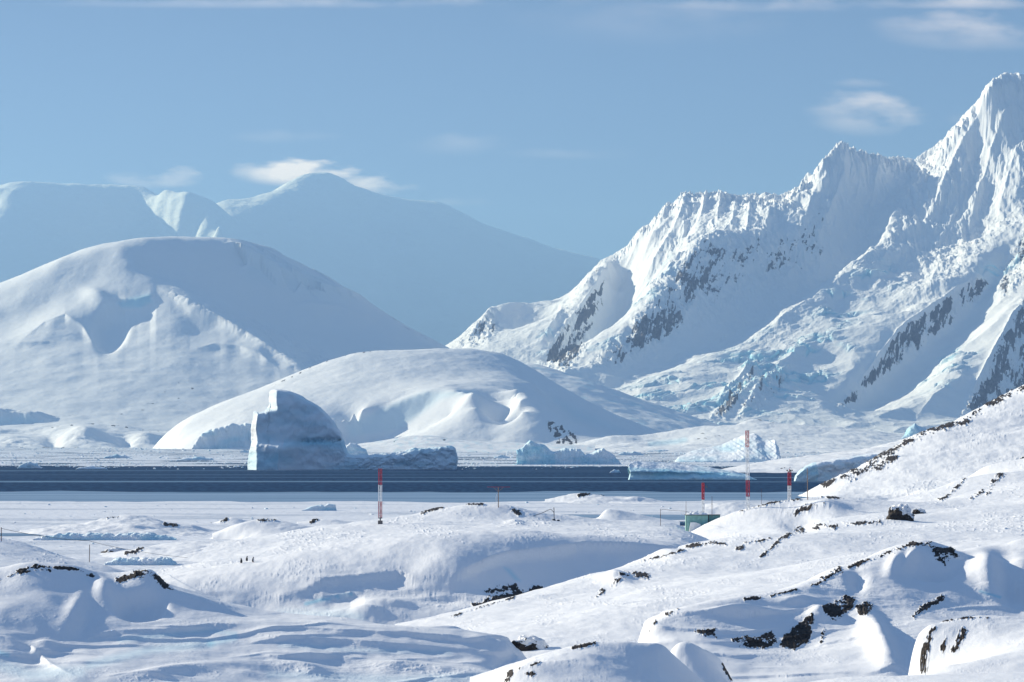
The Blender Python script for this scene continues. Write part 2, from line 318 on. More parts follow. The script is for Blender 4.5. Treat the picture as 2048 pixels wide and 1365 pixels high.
# ------------------------------------------------------------------ dome island on the left
def left_dome():
    L = Land([
        [(-350, 700, 12500), (-200, 640, 12450), (-100, 606, 12400), (0, 571, 12350), (60, 547, 12330), (120, 523, 12320), (180, 508, 12330), (240, 496, 12350), (300, 489, 12400), (380, 486, 12500), (450, 488, 12580), (500, 492, 12650), (540, 503, 12700),
         (600, 528, 12760), (660, 560, 12830), (700, 585, 12870), (760, 622, 12920), (800, 646, 12960), (840, 669, 13000), (880, 692, 13050), (960, 745, 13100), (1050, 800, 13150)],
        [(-300, 760, 13100), (0, 680, 13100), (300, 600, 13300), (500, 600, 13400), (700, 700, 13600), (1000, 860, 13700)],
        # the long ridge
        [(238, 502, 12320), (262, 530, 12230), (300, 560, 12150), (335, 585, 12080), (380, 607, 12010), (440, 641, 11920), (500, 673, 11820), (560, 709, 11680), (600, 737, 11560), (640, 765, 11450)],
        # the shaded bowl's foot, right of the ridge
        [(300, 545, 12250), (380, 575, 12260), (440, 600, 12270), (520, 640, 12290), (620, 672, 12330), (700, 690, 12380), (780, 700, 12450), (850, 720, 12500)],
        [(620, 720, 11900), (680, 735, 11950), (760, 760, 12000), (900, 800, 12100)],
        # lit front
        [(-200, 700, 11900), (0, 650, 12050), (100, 600, 12150), (180, 560, 12200)],
        [(-200, 800, 11250), (0, 745, 11480), (100, 720, 11580), (200, 715, 11640), (280, 690, 11740), (350, 680, 11780)],
        [(0, 835, 10980), (150, 815, 11060), (300, 790, 11200), (420, 760, 11380), (520, 770, 11330), (600, 790, 11280)],
        [(250, 640, 11950), (300, 620, 12000)],
        [(-300, 880, 10550), (0, 868, 10650), (200, 862, 10700), (400, 866, 10750), (600, 870, 10800), (900, 880, 10800)],
        [(-300, 897, 10250), (200, 897, 10250), (600, 897, 10250), (1000, 897, 10250)],
    ], (-380, 1080), (10200, 13800), (860, 640), 25, step=26)
    L.detail(500, 9, 4, seed=1.7); L.detail(120, 1.8, 4, 0.5, seed=5.1)
    # scoop and the knoll that shades it
    L.bump(196, 600, 30, 16, 22, 25); L.bump(222, 655, 30, 44, -42, 18, 4)
    L.bump(120, 650, 70, 26, 16, -25)
    # hanging ice under the ridge head
    L.lip([(236, 600, 0), (250, 604, 26), (275, 606, 34), (300, 598, 26), (312, 590, 0)], 6, 40, 0.3)
    L.ice += L.poly([(236, 606), (262, 596), (300, 588), (304, 604), (280, 616), (245, 615)], 6) * 0.8
    L.lip([(340, 596, 0), (380, 622, 18), (440, 650, 26), (520, 690, 22), (590, 730, 18), (620, 750, 0)], 8, 60, 0.5)
    L.lip([(380, 700, 0), (430, 690, 16), (480, 696, 20), (520, 712, 18), (560, 740, 0)], 8, 30, 0.3)
    cre = L.poly([(330, 580), (430, 610), (560, 660), (640, 700), (680, 735), (620, 755), (560, 715), (440, 648), (350, 598)], 14)
    d1, d2, cv = cells(L.X / 26 + L.D / 60, L.D / 22)
    L.Z += cre * (sstep(0.03, 0.3, d2 - d1) * 4 + cv * 5 - 4) * (0.4 + 0.8 * sstep(-.3, .4, fbm(L.X / 90, L.D / 90, 2)))
    up = L.poly([(470, 500), (540, 505), (640, 560), (700, 600), (640, 600), (560, 570), (500, 555)], 25)
    d1, d2, cv = cells(L.X / 90, L.D / 60, 5)
    L.Z += up * (cv * 40 - 16); L.ice += up * 0.15
    L.lip([(-60, 690, 0), (20, 688, 12), (100, 682, 10), (180, 694, 0)], 5, 30)
    L.lip([(30, 690, 0), (90, 645, 10), (130, 632, 16), (165, 655, 14), (195, 700, 0)], 7, 40, 0.4)
    L.rib([(450, 492), (500, 512), (545, 540), (600, 560), (690, 575)], 12, 30); L.rib([(540, 530), (600, 565), (700, 590), (790, 625)], 9, 18); L.rib([(600, 610), (680, 620), (740, 640)], 9, 14)
    L.rib([(330, 585), (400, 618), (470, 660), (540, 700), (610, 742)], 9, 16)
    n = fbm(L.X / 40, L.D / 40, 4, seed=3)
    L.rock += L.poly([(230, 770), (420, 740), (470, 790), (330, 850), (220, 845)], 30) * (n * 0.5 + 0.12) * 0.9
    L.rock += L.line_mask([(780, 632), (820, 660), (870, 690)], 10) * (n * 0.5 + 0.25)
    return L.build("hill", M_hill)
left_dome()

# ------------------------------------------------------------------ dome island in the middle
def mid_dome():
    L = Land([
        [(40, 980, 8400), (150, 965, 8400), (250, 940, 8450), (320, 899, 8500), (346, 873, 8520), (370, 849, 8550), (420, 822, 8600), (480, 797, 8650), (540, 775, 8700), (600, 746, 8750), (650, 723, 8800), (700, 710, 8850), (760, 702, 8880), (820, 699, 8900), (890, 697, 8920), (950, 699, 8950), (1000, 706, 8980),
         (1040, 722, 9000), (1080, 746, 9020), (1130, 783, 9030), (1180, 815, 9040), (1230, 845, 9050), (1300, 872, 9050), (1380, 890, 9050)],
        [(300, 920, 9300), (600, 840, 9500), (900, 800, 9600), (1100, 850, 9600), (1300, 910, 9600)],
        [(420, 862, 8300), (520, 840, 8350), (600, 812, 8420), (700, 785, 8480), (800, 758, 8560), (900, 750, 8600), (980, 752, 8600), (1030, 765, 8560)],
        [(620, 850, 8280), (690, 835, 8310), (760, 812, 8350), (800, 795, 8370), (850, 776, 8390), (890, 770, 8390), (945, 776, 8380), (1000, 786, 8370), (1035, 780, 8350)],
        # cliff tops and feet
        [(690, 852, 8320), (760, 830, 8330), (800, 805, 8340), (850, 785, 8340), (890, 780, 8330), (945, 785, 8250)],
        [(690, 872, 8300), (740, 878, 8300), (790, 862, 8300), (830, 833, 8300), (862, 805, 8310)],
        [(945, 787, 8215), (955, 815, 8140), (962, 850, 8060), (985, 880, 7990)],
        [(955, 800, 8330), (962, 832, 8300), (978, 842, 8295), (1000, 834, 8290), (1018, 806, 8290)],
        [(1000, 795, 8340), (1030, 790, 8280), (1036, 792, 8200)],
        [(1034, 790, 8160), (1045, 825, 8070), (1062, 855, 8000), (1092, 884, 7960)],
        [(900, 830, 8230), (850, 858, 8220), (790, 880, 8200)], [(1005, 860, 8160), (1030, 858, 8100)],
        # shaded right flank
        [(1090, 800, 8500), (1110, 850, 8350), (1130, 885, 8250)],
        [(1070, 770, 8620), (1140, 830, 8600), (1200, 875, 8550)],
        [(1150, 890, 8300), (1250, 892, 8300), (1400, 893, 8300)],
        [(600, 892, 8050), (700, 893, 8050), (800, 893, 7980), (900, 893, 7960), (1000, 894, 7930), (1100, 895, 7900)],
        [(60, 980, 8200), (250, 945, 8200), (345, 905, 8200), (400, 893, 8150), (500, 893, 8100)],
        [(60, 950, 7700), (250, 930, 7700), (400, 906, 7700), (600, 902, 7700), (1000, 902, 7700), (1400, 902, 7700)],
    ], (60, 1420), (7600, 9700), (900, 800), 3, step=16, coarse=2)
    L.sink((345, 420))
    L.detail(240, 3.2, 4, seed=2.2); L.detail(60, 0.9, 4, seed=4.1)
    n = fbm(L.X / 9, L.Z / 12, 5, 0.6, seed=6)
    L.rock += L.poly([(1090, 835), (1130, 850), (1165, 880), (1150, 896), (1110, 892), (1095, 865)], 8) * (0.45 + n * 0.45)
    L.rock += L.line_mask([(550, 770), (640, 726), (700, 708), (770, 701)], 5) * (0.3 + n * 0.5)
    L.ice += L.poly([(690, 850), (800, 803), (850, 783), (945, 783), (880, 800), (800, 858), (700, 875)], 8) * 0.3
    L.ice += L.poly([(1110, 800), (1180, 830), (1260, 870), (1150, 840)], 14) * 0.25
    L.build("hill", M_hill)
    # low shoulder behind its right end
    B = Land([[(900, 760, 10600), (1060, 728, 10500), (1120, 742, 10450), (1180, 763, 10400), (1250, 790, 10350), (1330, 822, 10300), (1400, 847, 10250), (1480, 872, 10250), (1560, 892, 10250)],
              [(900, 860, 11200), (1250, 880, 11200), (1600, 910, 11200)],
              [(1100, 800, 9900), (1200, 830, 9850), (1300, 858, 9800), (1400, 878, 9800), (1520, 892, 9800)],
              [(1100, 895, 9400), (1300, 896, 9400), (1600, 896, 9400)]], (880, 1620), (9300, 11300), (420, 220), 40)
    B.detail(150, 5, 4, seed=9); n = fbm(B.X / 60, B.D / 60, 4); B.ice += sstep(0.2, 0.6, n) * 0.4
    B.build("hill", M_hill)
mid_dome()

# ------------------------------------------------------------------ the big range on the right
def right_range():
    L = Land([
        [(800, 800, 14600), (880, 700, 14600), (930, 665, 14600), (985, 613, 14600), (1020, 605, 14600), (1060, 606, 14620), (1130, 595, 14650), (1180, 545, 14680), (1215, 512, 14700), (1235, 508, 14700), (1290, 450, 14720), (1340, 405, 14700), (1375, 383, 14650), (1410, 386, 14600), (1440, 380, 14550),
         (1470, 392, 14520), (1500, 386, 14500), (1540, 388, 14480), (1570, 388, 14450), (1610, 360, 14430), (1650, 312, 14410), (1675, 288, 14400), (1692, 283, 14400), (1712, 300, 14420), (1760, 310, 14480), (1800, 316, 14480), (1845, 312, 14420), (1880, 282, 14380), (1920, 238, 14340),
         (1960, 195, 14320), (1982, 158, 14300), (1995, 149, 14300), (2048, 147, 14300), (2150, 150, 14300), (2300, 200, 14300)],
        [(800, 890, 15300), (1000, 760, 15400), (1240, 680, 15500), (1400, 560, 15400), (1700, 470, 15300), (1850, 480, 15300), (2050, 330, 15300), (2300, 360, 15300)],
        # left end
        [(985, 620, 14560), (960, 660, 14400), (930, 700, 14200), (900, 740, 14000)],
        [(1010, 640, 14480), (1060, 662, 14420), (1100, 640, 14460)],
        [(1000, 700, 14050), (1040, 720, 13950), (1070, 740, 13850)],
        # first rock spur
        [(1228, 512, 14650), (1200, 560, 14450), (1150, 620, 14250), (1112, 680, 14050), (1076, 735, 13850), (1060, 780, 13700)],
        [(1240, 560, 14560), (1235, 580, 14520), (1200, 655, 14280), (1165, 715, 14070), (1140, 750, 13920), (1120, 800, 13700)],
        # lit glacier below the middle summits
        [(1290, 500, 14500), (1310, 560, 14250), (1270, 620, 14020), (1220, 690, 13780), (1180, 735, 13600)],
        [(1370, 450, 14400), (1380, 490, 14150)],
        # long crest, lit on its left, and the wall on its right
        [(1690, 287, 14390), (1665, 330, 14300), (1640, 370, 14220), (1600, 420, 14100), (1560, 456, 14000), (1500, 464, 13900), (1440, 464, 13820), (1400, 476, 13760), (1350, 535, 13600), (1300, 597, 13420), (1240, 677, 13200), (1180, 728, 13050), (1140, 747, 12950)],
        [(1740, 420, 14250), (1720, 520, 13990), (1700, 570, 13850), (1600, 610, 13620), (1500, 655, 13400), (1400, 705, 13200), (1300, 755, 12980), (1220, 790, 12820)],
        [(1760, 400, 14300), (1720, 410, 14250)],
        # second crest: the lit glacier's edge
        [(1845, 316, 14400), (1820, 370, 14250), (1795, 430, 14080), (1760, 490, 13900), (1700, 532, 13720), (1640, 585, 13520), (1560, 642, 13270), (1480, 692, 13070), (1420, 726, 12920), (1300, 768, 12700), (1210, 800, 12580)],
        # upper face under the summit
        [(1905, 300, 14280), (1900, 400, 14060), (1880, 500, 13850)], [(1960, 300, 14250), (1965, 400, 14060), (1960, 480, 13850)], [(2048, 280, 14180), (2048, 420, 13850)], [(2250, 330, 14180), (2250, 450, 13850)],
        # lit glacier field
        [(1790, 545, 13700), (1860, 560, 13580), (1930, 520, 13620)],
        [(1700, 640, 13260), (1790, 630, 13220), (1870, 590, 13290)],
        [(1560, 730, 12900), (1650, 730, 12860), (1730, 720, 12830)],
        [(1350, 800, 12450), (1450, 790, 12480), (1560, 790, 12480), (1640, 800, 12420)],
        # third crest with rock on its right
        [(2030, 450, 13760), (1990, 510, 13600), (1955, 552, 13430), (1880, 605, 13230), (1800, 662, 13030), (1740, 742, 12780), (1690, 802, 12580), (1655, 830, 12480)],
        [(2020, 540, 13560), (1985, 580, 13430), (1930, 632, 13260), (1850, 695, 13050), (1780, 757, 12840), (1725, 812, 12640), (1690, 838, 12500)],
        [(2048, 520, 13480), (1985, 640, 13080), (1900, 730, 12750), (1830, 790, 12520), (1770, 825, 12380)],
        # last crest
        [(2150, 470, 13500), (2090, 560, 13200), (2048, 610, 13020), (2000, 690, 12780), (1960, 765, 12540), (1920, 840, 12300)],
        [(2200, 620, 13200), (2100, 690, 12950), (2048, 745, 12760), (2000, 815, 12520)], [(2300, 600, 13200), (2200, 760, 12700)],
        # foot
        [(900, 850, 13000), (1100, 868, 12300), (1250, 862, 12100), (1400, 862, 12000), (1600, 862, 11950), (1750, 862, 11950), (1900, 862, 12000), (2100, 850, 12000), (2300, 850, 12000)],
        [(900, 894, 11500), (1200, 894, 11400), (1600, 894, 11400), (2000, 894, 11400), (2300, 894, 11400)],
    ], (820, 2320), (11300, 15500), (1400, 1000), 14, step=24, coarse=4)
    V = L.V; U = L.U
    sky_v = np.interp(U[0], [880, 985, 1130, 1235, 1375, 1570, 1690, 1760, 1845, 1960, 2000, 2100], [700, 612, 595, 508, 382, 388, 283, 310, 312, 195, 147, 147])
    below = V - sky_v[None]
    for l, w_, a_ in (([(1988, 160), (1950, 230), (1915, 300), (1880, 380), (1850, 450)], 16, 42), ([(2030, 165), (2000, 260), (1975, 340), (1950, 420), (1935, 480)], 14, 40), ([(2060, 250), (2020, 350), (1995, 440)], 14, 36), ([(1845, 316), (1800, 420), (1760, 490)], 12, 26),
                      ([(1692, 286), (1688, 350), (1662, 430), (1630, 500)], 16, 30), ([(1722, 303), (1718, 380), (1700, 470)], 12, 20), ([(1650, 315), (1620, 400), (1600, 470)], 12, 18), ([(1760, 312), (1745, 400), (1725, 470)], 12, 20), ([(1375, 383), (1358, 440), (1330, 495), (1296, 560), (1250, 620)], 14, 40), ([(1412, 386), (1402, 430), (1384, 468)], 9, 24),
                      ([(1442, 380), (1432, 455)], 8, 22), ([(1472, 392), (1462, 452)], 8, 18), ([(1502, 386), (1492, 455)], 8, 20), ([(1542, 388), (1532, 452)], 8, 18), ([(1290, 450), (1262, 520), (1236, 572)], 12, 26), ([(1340, 405), (1312, 465), (1280, 530)], 12, 30), ([(1230, 512), (1190, 580), (1140, 645), (1090, 720)], 12, 26),
                      ([(985, 615), (962, 650), (930, 690)], 10, 22), ([(1130, 597), (1110, 640), (1080, 690)], 9, 14), ([(1690, 560), (1600, 622), (1500, 690)], 12, 18), ([(1640, 690), (1570, 740), (1500, 800), (1440, 840)], 14, 26), ([(1580, 738), (1530, 775), (1480, 835)], 8, 18), ([(1515, 728), (1470, 780), (1425, 835)], 8, 22), ([(1850, 690), (1790, 740), (1720, 800)], 9, 12),
                      ([(1960, 560), (1880, 612), (1800, 670), (1742, 750), (1690, 812)], 9, 22), ([(2048, 612), (2000, 695), (1960, 770), (1925, 835)], 10, 30), ([(1940, 760), (1880, 800), (1830, 840)], 14, 18), ([(2048, 500), (1990, 600), (1940, 680)], 12, 16)):
        L.rib(l, w_, a_)
    # flutes on the upper faces run down the fall line, uneven in size and depth
    fl = (1 - sstep(60, 250, below)) * sstep(1240, 1330, U) * (0.35 + 0.65 * sstep(-0.3, 0.4, fbm(U / 60, V / 160, 3, seed=6)))
    wx = L.X + 34 * fbm(L.X / 130, L.D / 130, 3) + (L.D - 14300) * 0.12
    L.Z += fl * (ridged(wx / 85, L.D / 700, 2, 0.5, 4.4) - 0.6) * 15 + fl * (ridged(wx / 33, L.D / 240, 3, 0.6, 1.4) - 0.6) * 8
    hi = (1 - sstep(120, 420, below)) * (0.3 + 0.7 * sstep(1240, 1420, U))
    L.detail(200, 16, 5, 0.6, seed=17.9, ax=1.6, ay=0.5, mask=hi * sstep(1780, 1880, U), rid=True)
    L.detail(420, 14, 3, seed=7.7, rid=True); L.detail(150, 11, 5, 0.58, seed=2.9, mask=0.14 + 0.75 * hi, rid=True); L.detail(40, 2.2, 4, 0.6, seed=4.9, mask=0.12 + 0.7 * hi)
    L.Z += (1 - sstep(120, 330, below)) * sstep(1380, 1480, U) * (ridged(wx / 19, L.D / 400, 2, 0.6, 9.4) - 0.5) * 3.5
    # saw teeth along the skyline
    L.Z += np.exp(-np.abs(below) / 12) * (ridged(L.X / 30, L.D / 200, 4, 0.65, 8.8) - 0.7) * 15 * sstep(1180, 1300, U)
    L.fit_top([(820, 745)] + [(880, 700), (930, 665), (985, 613), (1020, 605), (1060, 606), (1130, 595), (1180, 545), (1215, 512), (1235, 508), (1290, 450), (1340, 405), (1375, 383), (1410, 386), (1440, 380), (1470, 392), (1500, 386), (1540, 388), (1570, 388), (1610, 360), (1650, 312), (1675, 288), (1692, 283), (1712, 300), (1760, 310), (1800, 316), (1845, 312), (1880, 282), (1920, 238), (1960, 195), (1982, 158), (1995, 149), (2048, 147), (2150, 150), (2300, 200)], 160, 41)
    # rock faces
    n = fbm((L.X - L.Z * 0.5) / 75, (L.Z + L.X * 0.5) / 120, 6, 0.62, seed=5); n2 = fbm((L.X - L.Z * 0.5) / 16, (L.Z + L.X * 0.5) / 60, 4, 0.6, seed=15)
    R = L.poly([(1225, 545), (1180, 590), (1120, 660), (1078, 735), (1130, 745), (1170, 700), (1185, 650), (1205, 610)], 14)
    R = np.maximum(R, L.poly([(1405, 478), (1330, 575), (1235, 680), (1180, 728), (1235, 735), (1330, 680), (1380, 640), (1420, 560), (1470, 500)], 16))
    R = np.maximum(R, 0.62 * L.poly([(1400, 470), (1580, 465), (1690, 370), (1640, 540), (1590, 560), (1480, 600), (1420, 640), (1380, 660), (1400, 560)], 26))
    R = np.maximum(R, 1.22 * L.poly([(1960, 556), (1880, 606), (1800, 664), (1742, 745), (1680, 815), (1720, 800), (1790, 735), (1860, 680), (1940, 620), (1975, 570)], 14))
    R = np.maximum(R, 1.2 * L.poly([(2100, 560), (2050, 600), (2000, 690), (1960, 770), (1925, 830), (1990, 820), (2080, 760), (2200, 700), (2200, 560)], 14))
    R = np.maximum(R, 0.9 * L.poly([(1512, 725), (1470, 780), (1424, 835), (1450, 838), (1490, 790), (1515, 745)], 8))
    R = np.maximum(R, 0.75 * L.poly([(1580, 735), (1530, 750), (1490, 800), (1475, 835), (1530, 810), (1570, 775)], 12))
    R = np.maximum(R, 0.8 * L.poly([(985, 620), (950, 650), (905, 695), (960, 690), (1000, 660)], 12))
    R = np.maximum(R, 0.5 * L.poly([(1840, 520), (1900, 560), (1980, 470), (2030, 460), (2048, 420), (1950, 440), (1880, 480)], 22))
    R = np.maximum(R, 0.75 * L.poly([(2060, 440), (1990, 560), (2010, 600), (2048, 560), (2100, 520)], 18))
    R = np.maximum(R, 0.55 * L.poly([(1200, 515), (1160, 570), (1100, 650), (1150, 610), (1230, 520)], 14))
    L.rock += np.clip(R * (0.50 + 0.34 * n + 0.36 * n2), 0, 1) * sstep(0.05, 0.3, R)
    L.Z += R * (ridged((L.X + L.D * 0.5) / 45, L.D / 70, 4, 0.6, 3.3) - 0.5) * 14
    # icefalls
    C = L.poly([(1330, 760), (1400, 735), (1490, 700), (1560, 660), (1640, 650), (1700, 700), (1690, 760), (1640, 800), (1560, 830), (1450, 850), (1250, 850), (1230, 800)], 30)
    C = np.maximum(C, 0.9 * L.poly([(1640, 590), (1760, 520), (1800, 560), (1700, 640), (1620, 680)], 24))
    C = np.maximum(C, 0.8 * L.poly([(1960, 700), (1900, 700), (1800, 780), (1900, 770)], 20))
    C = np.maximum(C, 0.9 * L.poly([(1100, 660), (1010, 690), (990, 720), (1060, 730), (1110, 690)], 14))
    C = np.maximum(C, 0.6 * L.poly([(1270, 600), (1330, 500), (1350, 540), (1280, 640), (1210, 700), (1180, 700)], 20))
    C = np.maximum(C, 0.8 * L.poly([(1960, 540), (2048, 480), (2048, 530), (1990, 570)], 18))
    lx = L.X + 25 * noise2(L.X / 70, L.D / 70, ); ly = L.D + 25 * noise2(L.X / 70 + 9, L.D / 70)
    d1, d2, cv = cells(lx / 46 - ly / 120, ly / 40, 3); e1, e2, ev = cells(lx / 19, ly / 17, 9)
    band = sstep(-0.05, 0.40, fbm((L.X + L.D * 0.5) / 230, L.D / 110, 3, seed=12.0))
    L.Z += C * (0.06 + 0.94 * band) * (cv * 22 - 10 + sstep(0.0, 0.25, d2 - d1) * 7 + (ev - 0.5) * 7)
    L.ice += np.clip(C * band * sstep(0.32, 0.02, d2 - d1) * 0.9 + C * 0.30 * band, 0, 1)
    L.build("mountain_range", M_peak)
right_range()

# ------------------------------------------------------------------ sea and sea ice
def sheet(name, x0, x1, y0, y1, z, mat, nx=2, ny=2, edge=None):
    ys = np.linspace(0, 1, ny); xs = np.linspace(x0, x1, nx)
    T, X = np.meshgrid(ys, xs, indexing='ij')
    far = y1 + (edge(xs) if edge else 0 * xs); near = y0 + 0 * xs
    Y = near[None] * (1 - T) + far[None] * T
    return structure(mesh_from_grid(name, X, Y, X * 0 + z, mat))
def water_mat():
    m, t, b = new_mat("sea_water"); N = t.nodes.new; Lk = t.links.new
    geo = N("ShaderNodeNewGeometry"); mp = N("ShaderNodeMapping"); mp.inputs['Scale'].default_value = (0.0006, 0.0085, 1); Lk(geo.outputs['Position'], mp.inputs['Vector'])
    n = N("ShaderNodeTexNoise"); n.inputs['Scale'].default_value = 1; n.inputs['Detail'].default_value = 3; Lk(mp.outputs[0], n.inputs['Vector'])
    r = N("ShaderNodeMapRange"); r.inputs['From Min'].default_value = 0.56; r.inputs['From Max'].default_value = 0.64; Lk(n.outputs[0], r.inputs['Value'])
    mp2 = N("ShaderNodeMapping"); mp2.inputs['Scale'].default_value = (0.35, 0.05, 1); Lk(geo.outputs['Position'], mp2.inputs['Vector'])
    n2 = N("ShaderNodeTexNoise"); n2.inputs['Detail'].default_value = 4; n2.inputs['Scale'].default_value = 1; Lk(mp2.outputs[0], n2.inputs['Vector'])
    rr = N("ShaderNodeValToRGB"); rr.color_ramp.elements[0].color = (0.004, 0.022, 0.066, 1); rr.color_ramp.elements[1].color = (0.017, 0.060, 0.130, 1); rr.color_ramp.elements[0].position = .38; rr.color_ramp.elements[1].position = .62; Lk(n2.outputs[0], rr.inputs[0])
    mx = N("ShaderNodeMix"); mx.data_type = 'RGBA'; Lk(r.outputs[0], mx.inputs[0]); Lk(rr.outputs[0], mx.inputs[6]); mx.inputs[7].default_value = (0.13, 0.22, 0.32, 1)  # calm slicks: their brighter sky reflection is painted as a lighter base colour
    Lk(mx.outputs[2], b.inputs['Base Color']); b.inputs['Roughness'].default_value = 0.6; b.inputs['Specular IOR Level'].default_value = 0.015
    return m
def ice_mat(name, a, c, sx, sy, lo=0.4, hi=0.6, bump=0.2, bl=0.05):
    m, t, b = new_mat(name); N = t.nodes.new; Lk = t.links.new
    geo = N("ShaderNodeNewGeometry"); mp = N("ShaderNodeMapping"); mp.inputs['Scale'].default_value = (sx, sy, 1); Lk(geo.outputs['Position'], mp.inputs['Vector'])
    n = N("ShaderNodeTexNoise"); n.inputs['Detail'].default_value = 6; n.inputs['Scale'].default_value = 1; Lk(mp.outputs[0], n.inputs['Vector'])
    r = N("ShaderNodeValToRGB"); r.color_ramp.elements[0].position = lo; r.color_ramp.elements[1].position = hi; r.color_ramp.elements[0].color = (*a, 1); r.color_ramp.elements[1].color = (*c, 1); Lk(n.outputs[0], r.inputs[0])
    Lk(r.outputs[0], b.inputs['Base Color']); bp = N("ShaderNodeBump"); bp.inputs['Strength'].default_value = bump; bp.inputs['Distance'].default_value = 1
    n2 = N("ShaderNodeTexNoise"); n2.inputs['Scale'].default_value = bl; n2.inputs['Detail'].default_value = 6; Lk(geo.outputs['Position'], n2.inputs['Vector']); Lk(n2.outputs[0], bp.inputs['Height']); Lk(bp.outputs[0], b.inputs['Normal'])
    b.inputs['Roughness'].default_value = 0.6; b.inputs['Specular IOR Level'].default_value = 0.1
    return m
sheet("sea", -9000, 9000, 20, 47000, 0.0, water_mat())
M_thin = ice_mat("thin_ice", (0.15, 0.25, 0.37), (0.24, 0.35, 0.47), 0.004, 0.03)
M_fast = ice_mat("fast_ice", (0.50, 0.55, 0.62), (0.82, 0.83, 0.85), 0.02, 0.035, 0.30, 0.50, 0.7, 0.35)
M_pack = ice_mat("pack_ice", (0.05, 0.10, 0.17), (0.72, 0.75, 0.79), 0.012, 0.0045, 0.39, 0.47)
e1 = lambda xs: 12 * np.interp(xs, [-300, 300], [0.5, -0.5]) + 34 * fbm(xs / 60, xs * 0, 5, 0.6)
sheet("thin_ice", -900, 900, 1000, 1463, 0.10, M_thin, 200, 2, lambda xs: 40 * fbm(xs / 70, xs * 0 + 4, 5, 0.6))
sheet("sea_ice", -700, 700, 60, 1229, 0.25, M_fast, 300, 2, e1)
sheet("pack_ice", -6000, 6000, 2900, 13000, 0.12, M_pack, 400, 2)

# ------------------------------------------------------------------ near land
def skin(L, a=1.0):
    L.flecks(0.5 if a < 1 else 0.85, seed=L.U[0, 0] * 0.013 + a)
    """wind-worked snow texture in metres"""
    L.detail(2.4 * a, 0.05 * a, 4, 0.6, seed=8.1, ax=0.45, ay=0.8, rid=True, mask=sstep(-0.2, 0.5, fbm(L.X / 18, L.D / 18, 3, seed=44)))
    L.detail(9, 0.16 * a, 4, seed=3.1, ax=0.7, ay=0.4); L.detail(2.2, 0.035 * a, 3, seed=6.6, ax=1.0, ay=0.5)
def outcrop(L, line, r, lam, amp=0.5, k=0.5, base=0.30, area=False):
    """broken dark rock breaking through along a line, or over an area"""
    m = L.poly(line, 5) if area else L.line_mask(line, r * 1.45); V = L.V; px = L.px(); sd_ = line[0][0] * 0.017
    n = 1.25 * fbm(L.U / 34.0, V / 15.0, 3, 0.6, seed=21.0 + sd_) + 0.95 * fbm((L.U + V) / 6.5, (V - L.U * 0.3) / 3.6, 4, 0.6, seed=2.0 + sd_)
    q = np.clip(m * 1.15 - 0.52 + base + 0.62 * n, 0, 1) * sstep(0.02, 0.2, m)
    L.rock = np.maximum(L.rock, q)
    L.Z += sstep(0.3, 0.6, q) * px * (0.2 + 1.5 * ridged(L.U / 8.0, V / 5.0, 3, 0.6, 2.0))

def shore_slope():      # rocky snow slope beyond the hut, on the right
    L = Land([[(1620, 998, 1330), (1640, 978, 1330), (1665, 958, 1340), (1700, 944, 1350), (1760, 914, 1370), (1800, 890, 1390), (1850, 862, 1420), (1900, 848, 1440), (1950, 820, 1460), (2000, 795, 1490), (2048, 771, 1520), (2150, 725, 1570), (2300, 680, 1620)],
              [(1600, 1002, 1380), (1700, 985, 1450), (1800, 960, 1520), (1900, 930, 1600), (2048, 880, 1700), (2300, 800, 1800)],
              [(1680, 975, 1310), (1760, 950, 1320), (1850, 910, 1340), (1950, 880, 1370), (2048, 850, 1400), (2300, 800, 1450)],
              [(1660, 999, 1270), (1760, 985, 1260), (1860, 965, 1270), (1960, 945, 1280), (2048, 930, 1290), (2300, 900, 1300)],
              [(1600, 1012, 1240), (1700, 1002, 1230), (1800, 1000, 1210), (1900, 985, 1200), (2048, 970, 1200), (2300, 960, 1200)],
              [(1600, 1030, 1150), (1900, 1030, 1100), (2300, 1020, 1100)]], (1590, 2320), (1100, 1800), (520, 320), 6, step=25)
    L.detail(40, 0.9, 4, seed=4.0); skin(L, 2)
    L.bump(1800, 992, 60, 8, -2.0)
    outcrop(L, [(1648, 972), (1690, 948), (1730, 930), (1765, 912), (1800, 893), (1850, 868), (1880, 856), (1925, 848), (1970, 812), (2020, 790), (2070, 765)], 10, 6, 1.8, 0.55, -0.06)
    outcrop(L, [(1690, 955), (1730, 945), (1770, 928), (1785, 918)], 12, 6, 1.5, 0.55, -0.05)
    outcrop(L, [(2046, 925), (2060, 915)], 8, 3, 1.0)
    return L.build("snow_slope", M_mid)
shore_slope()

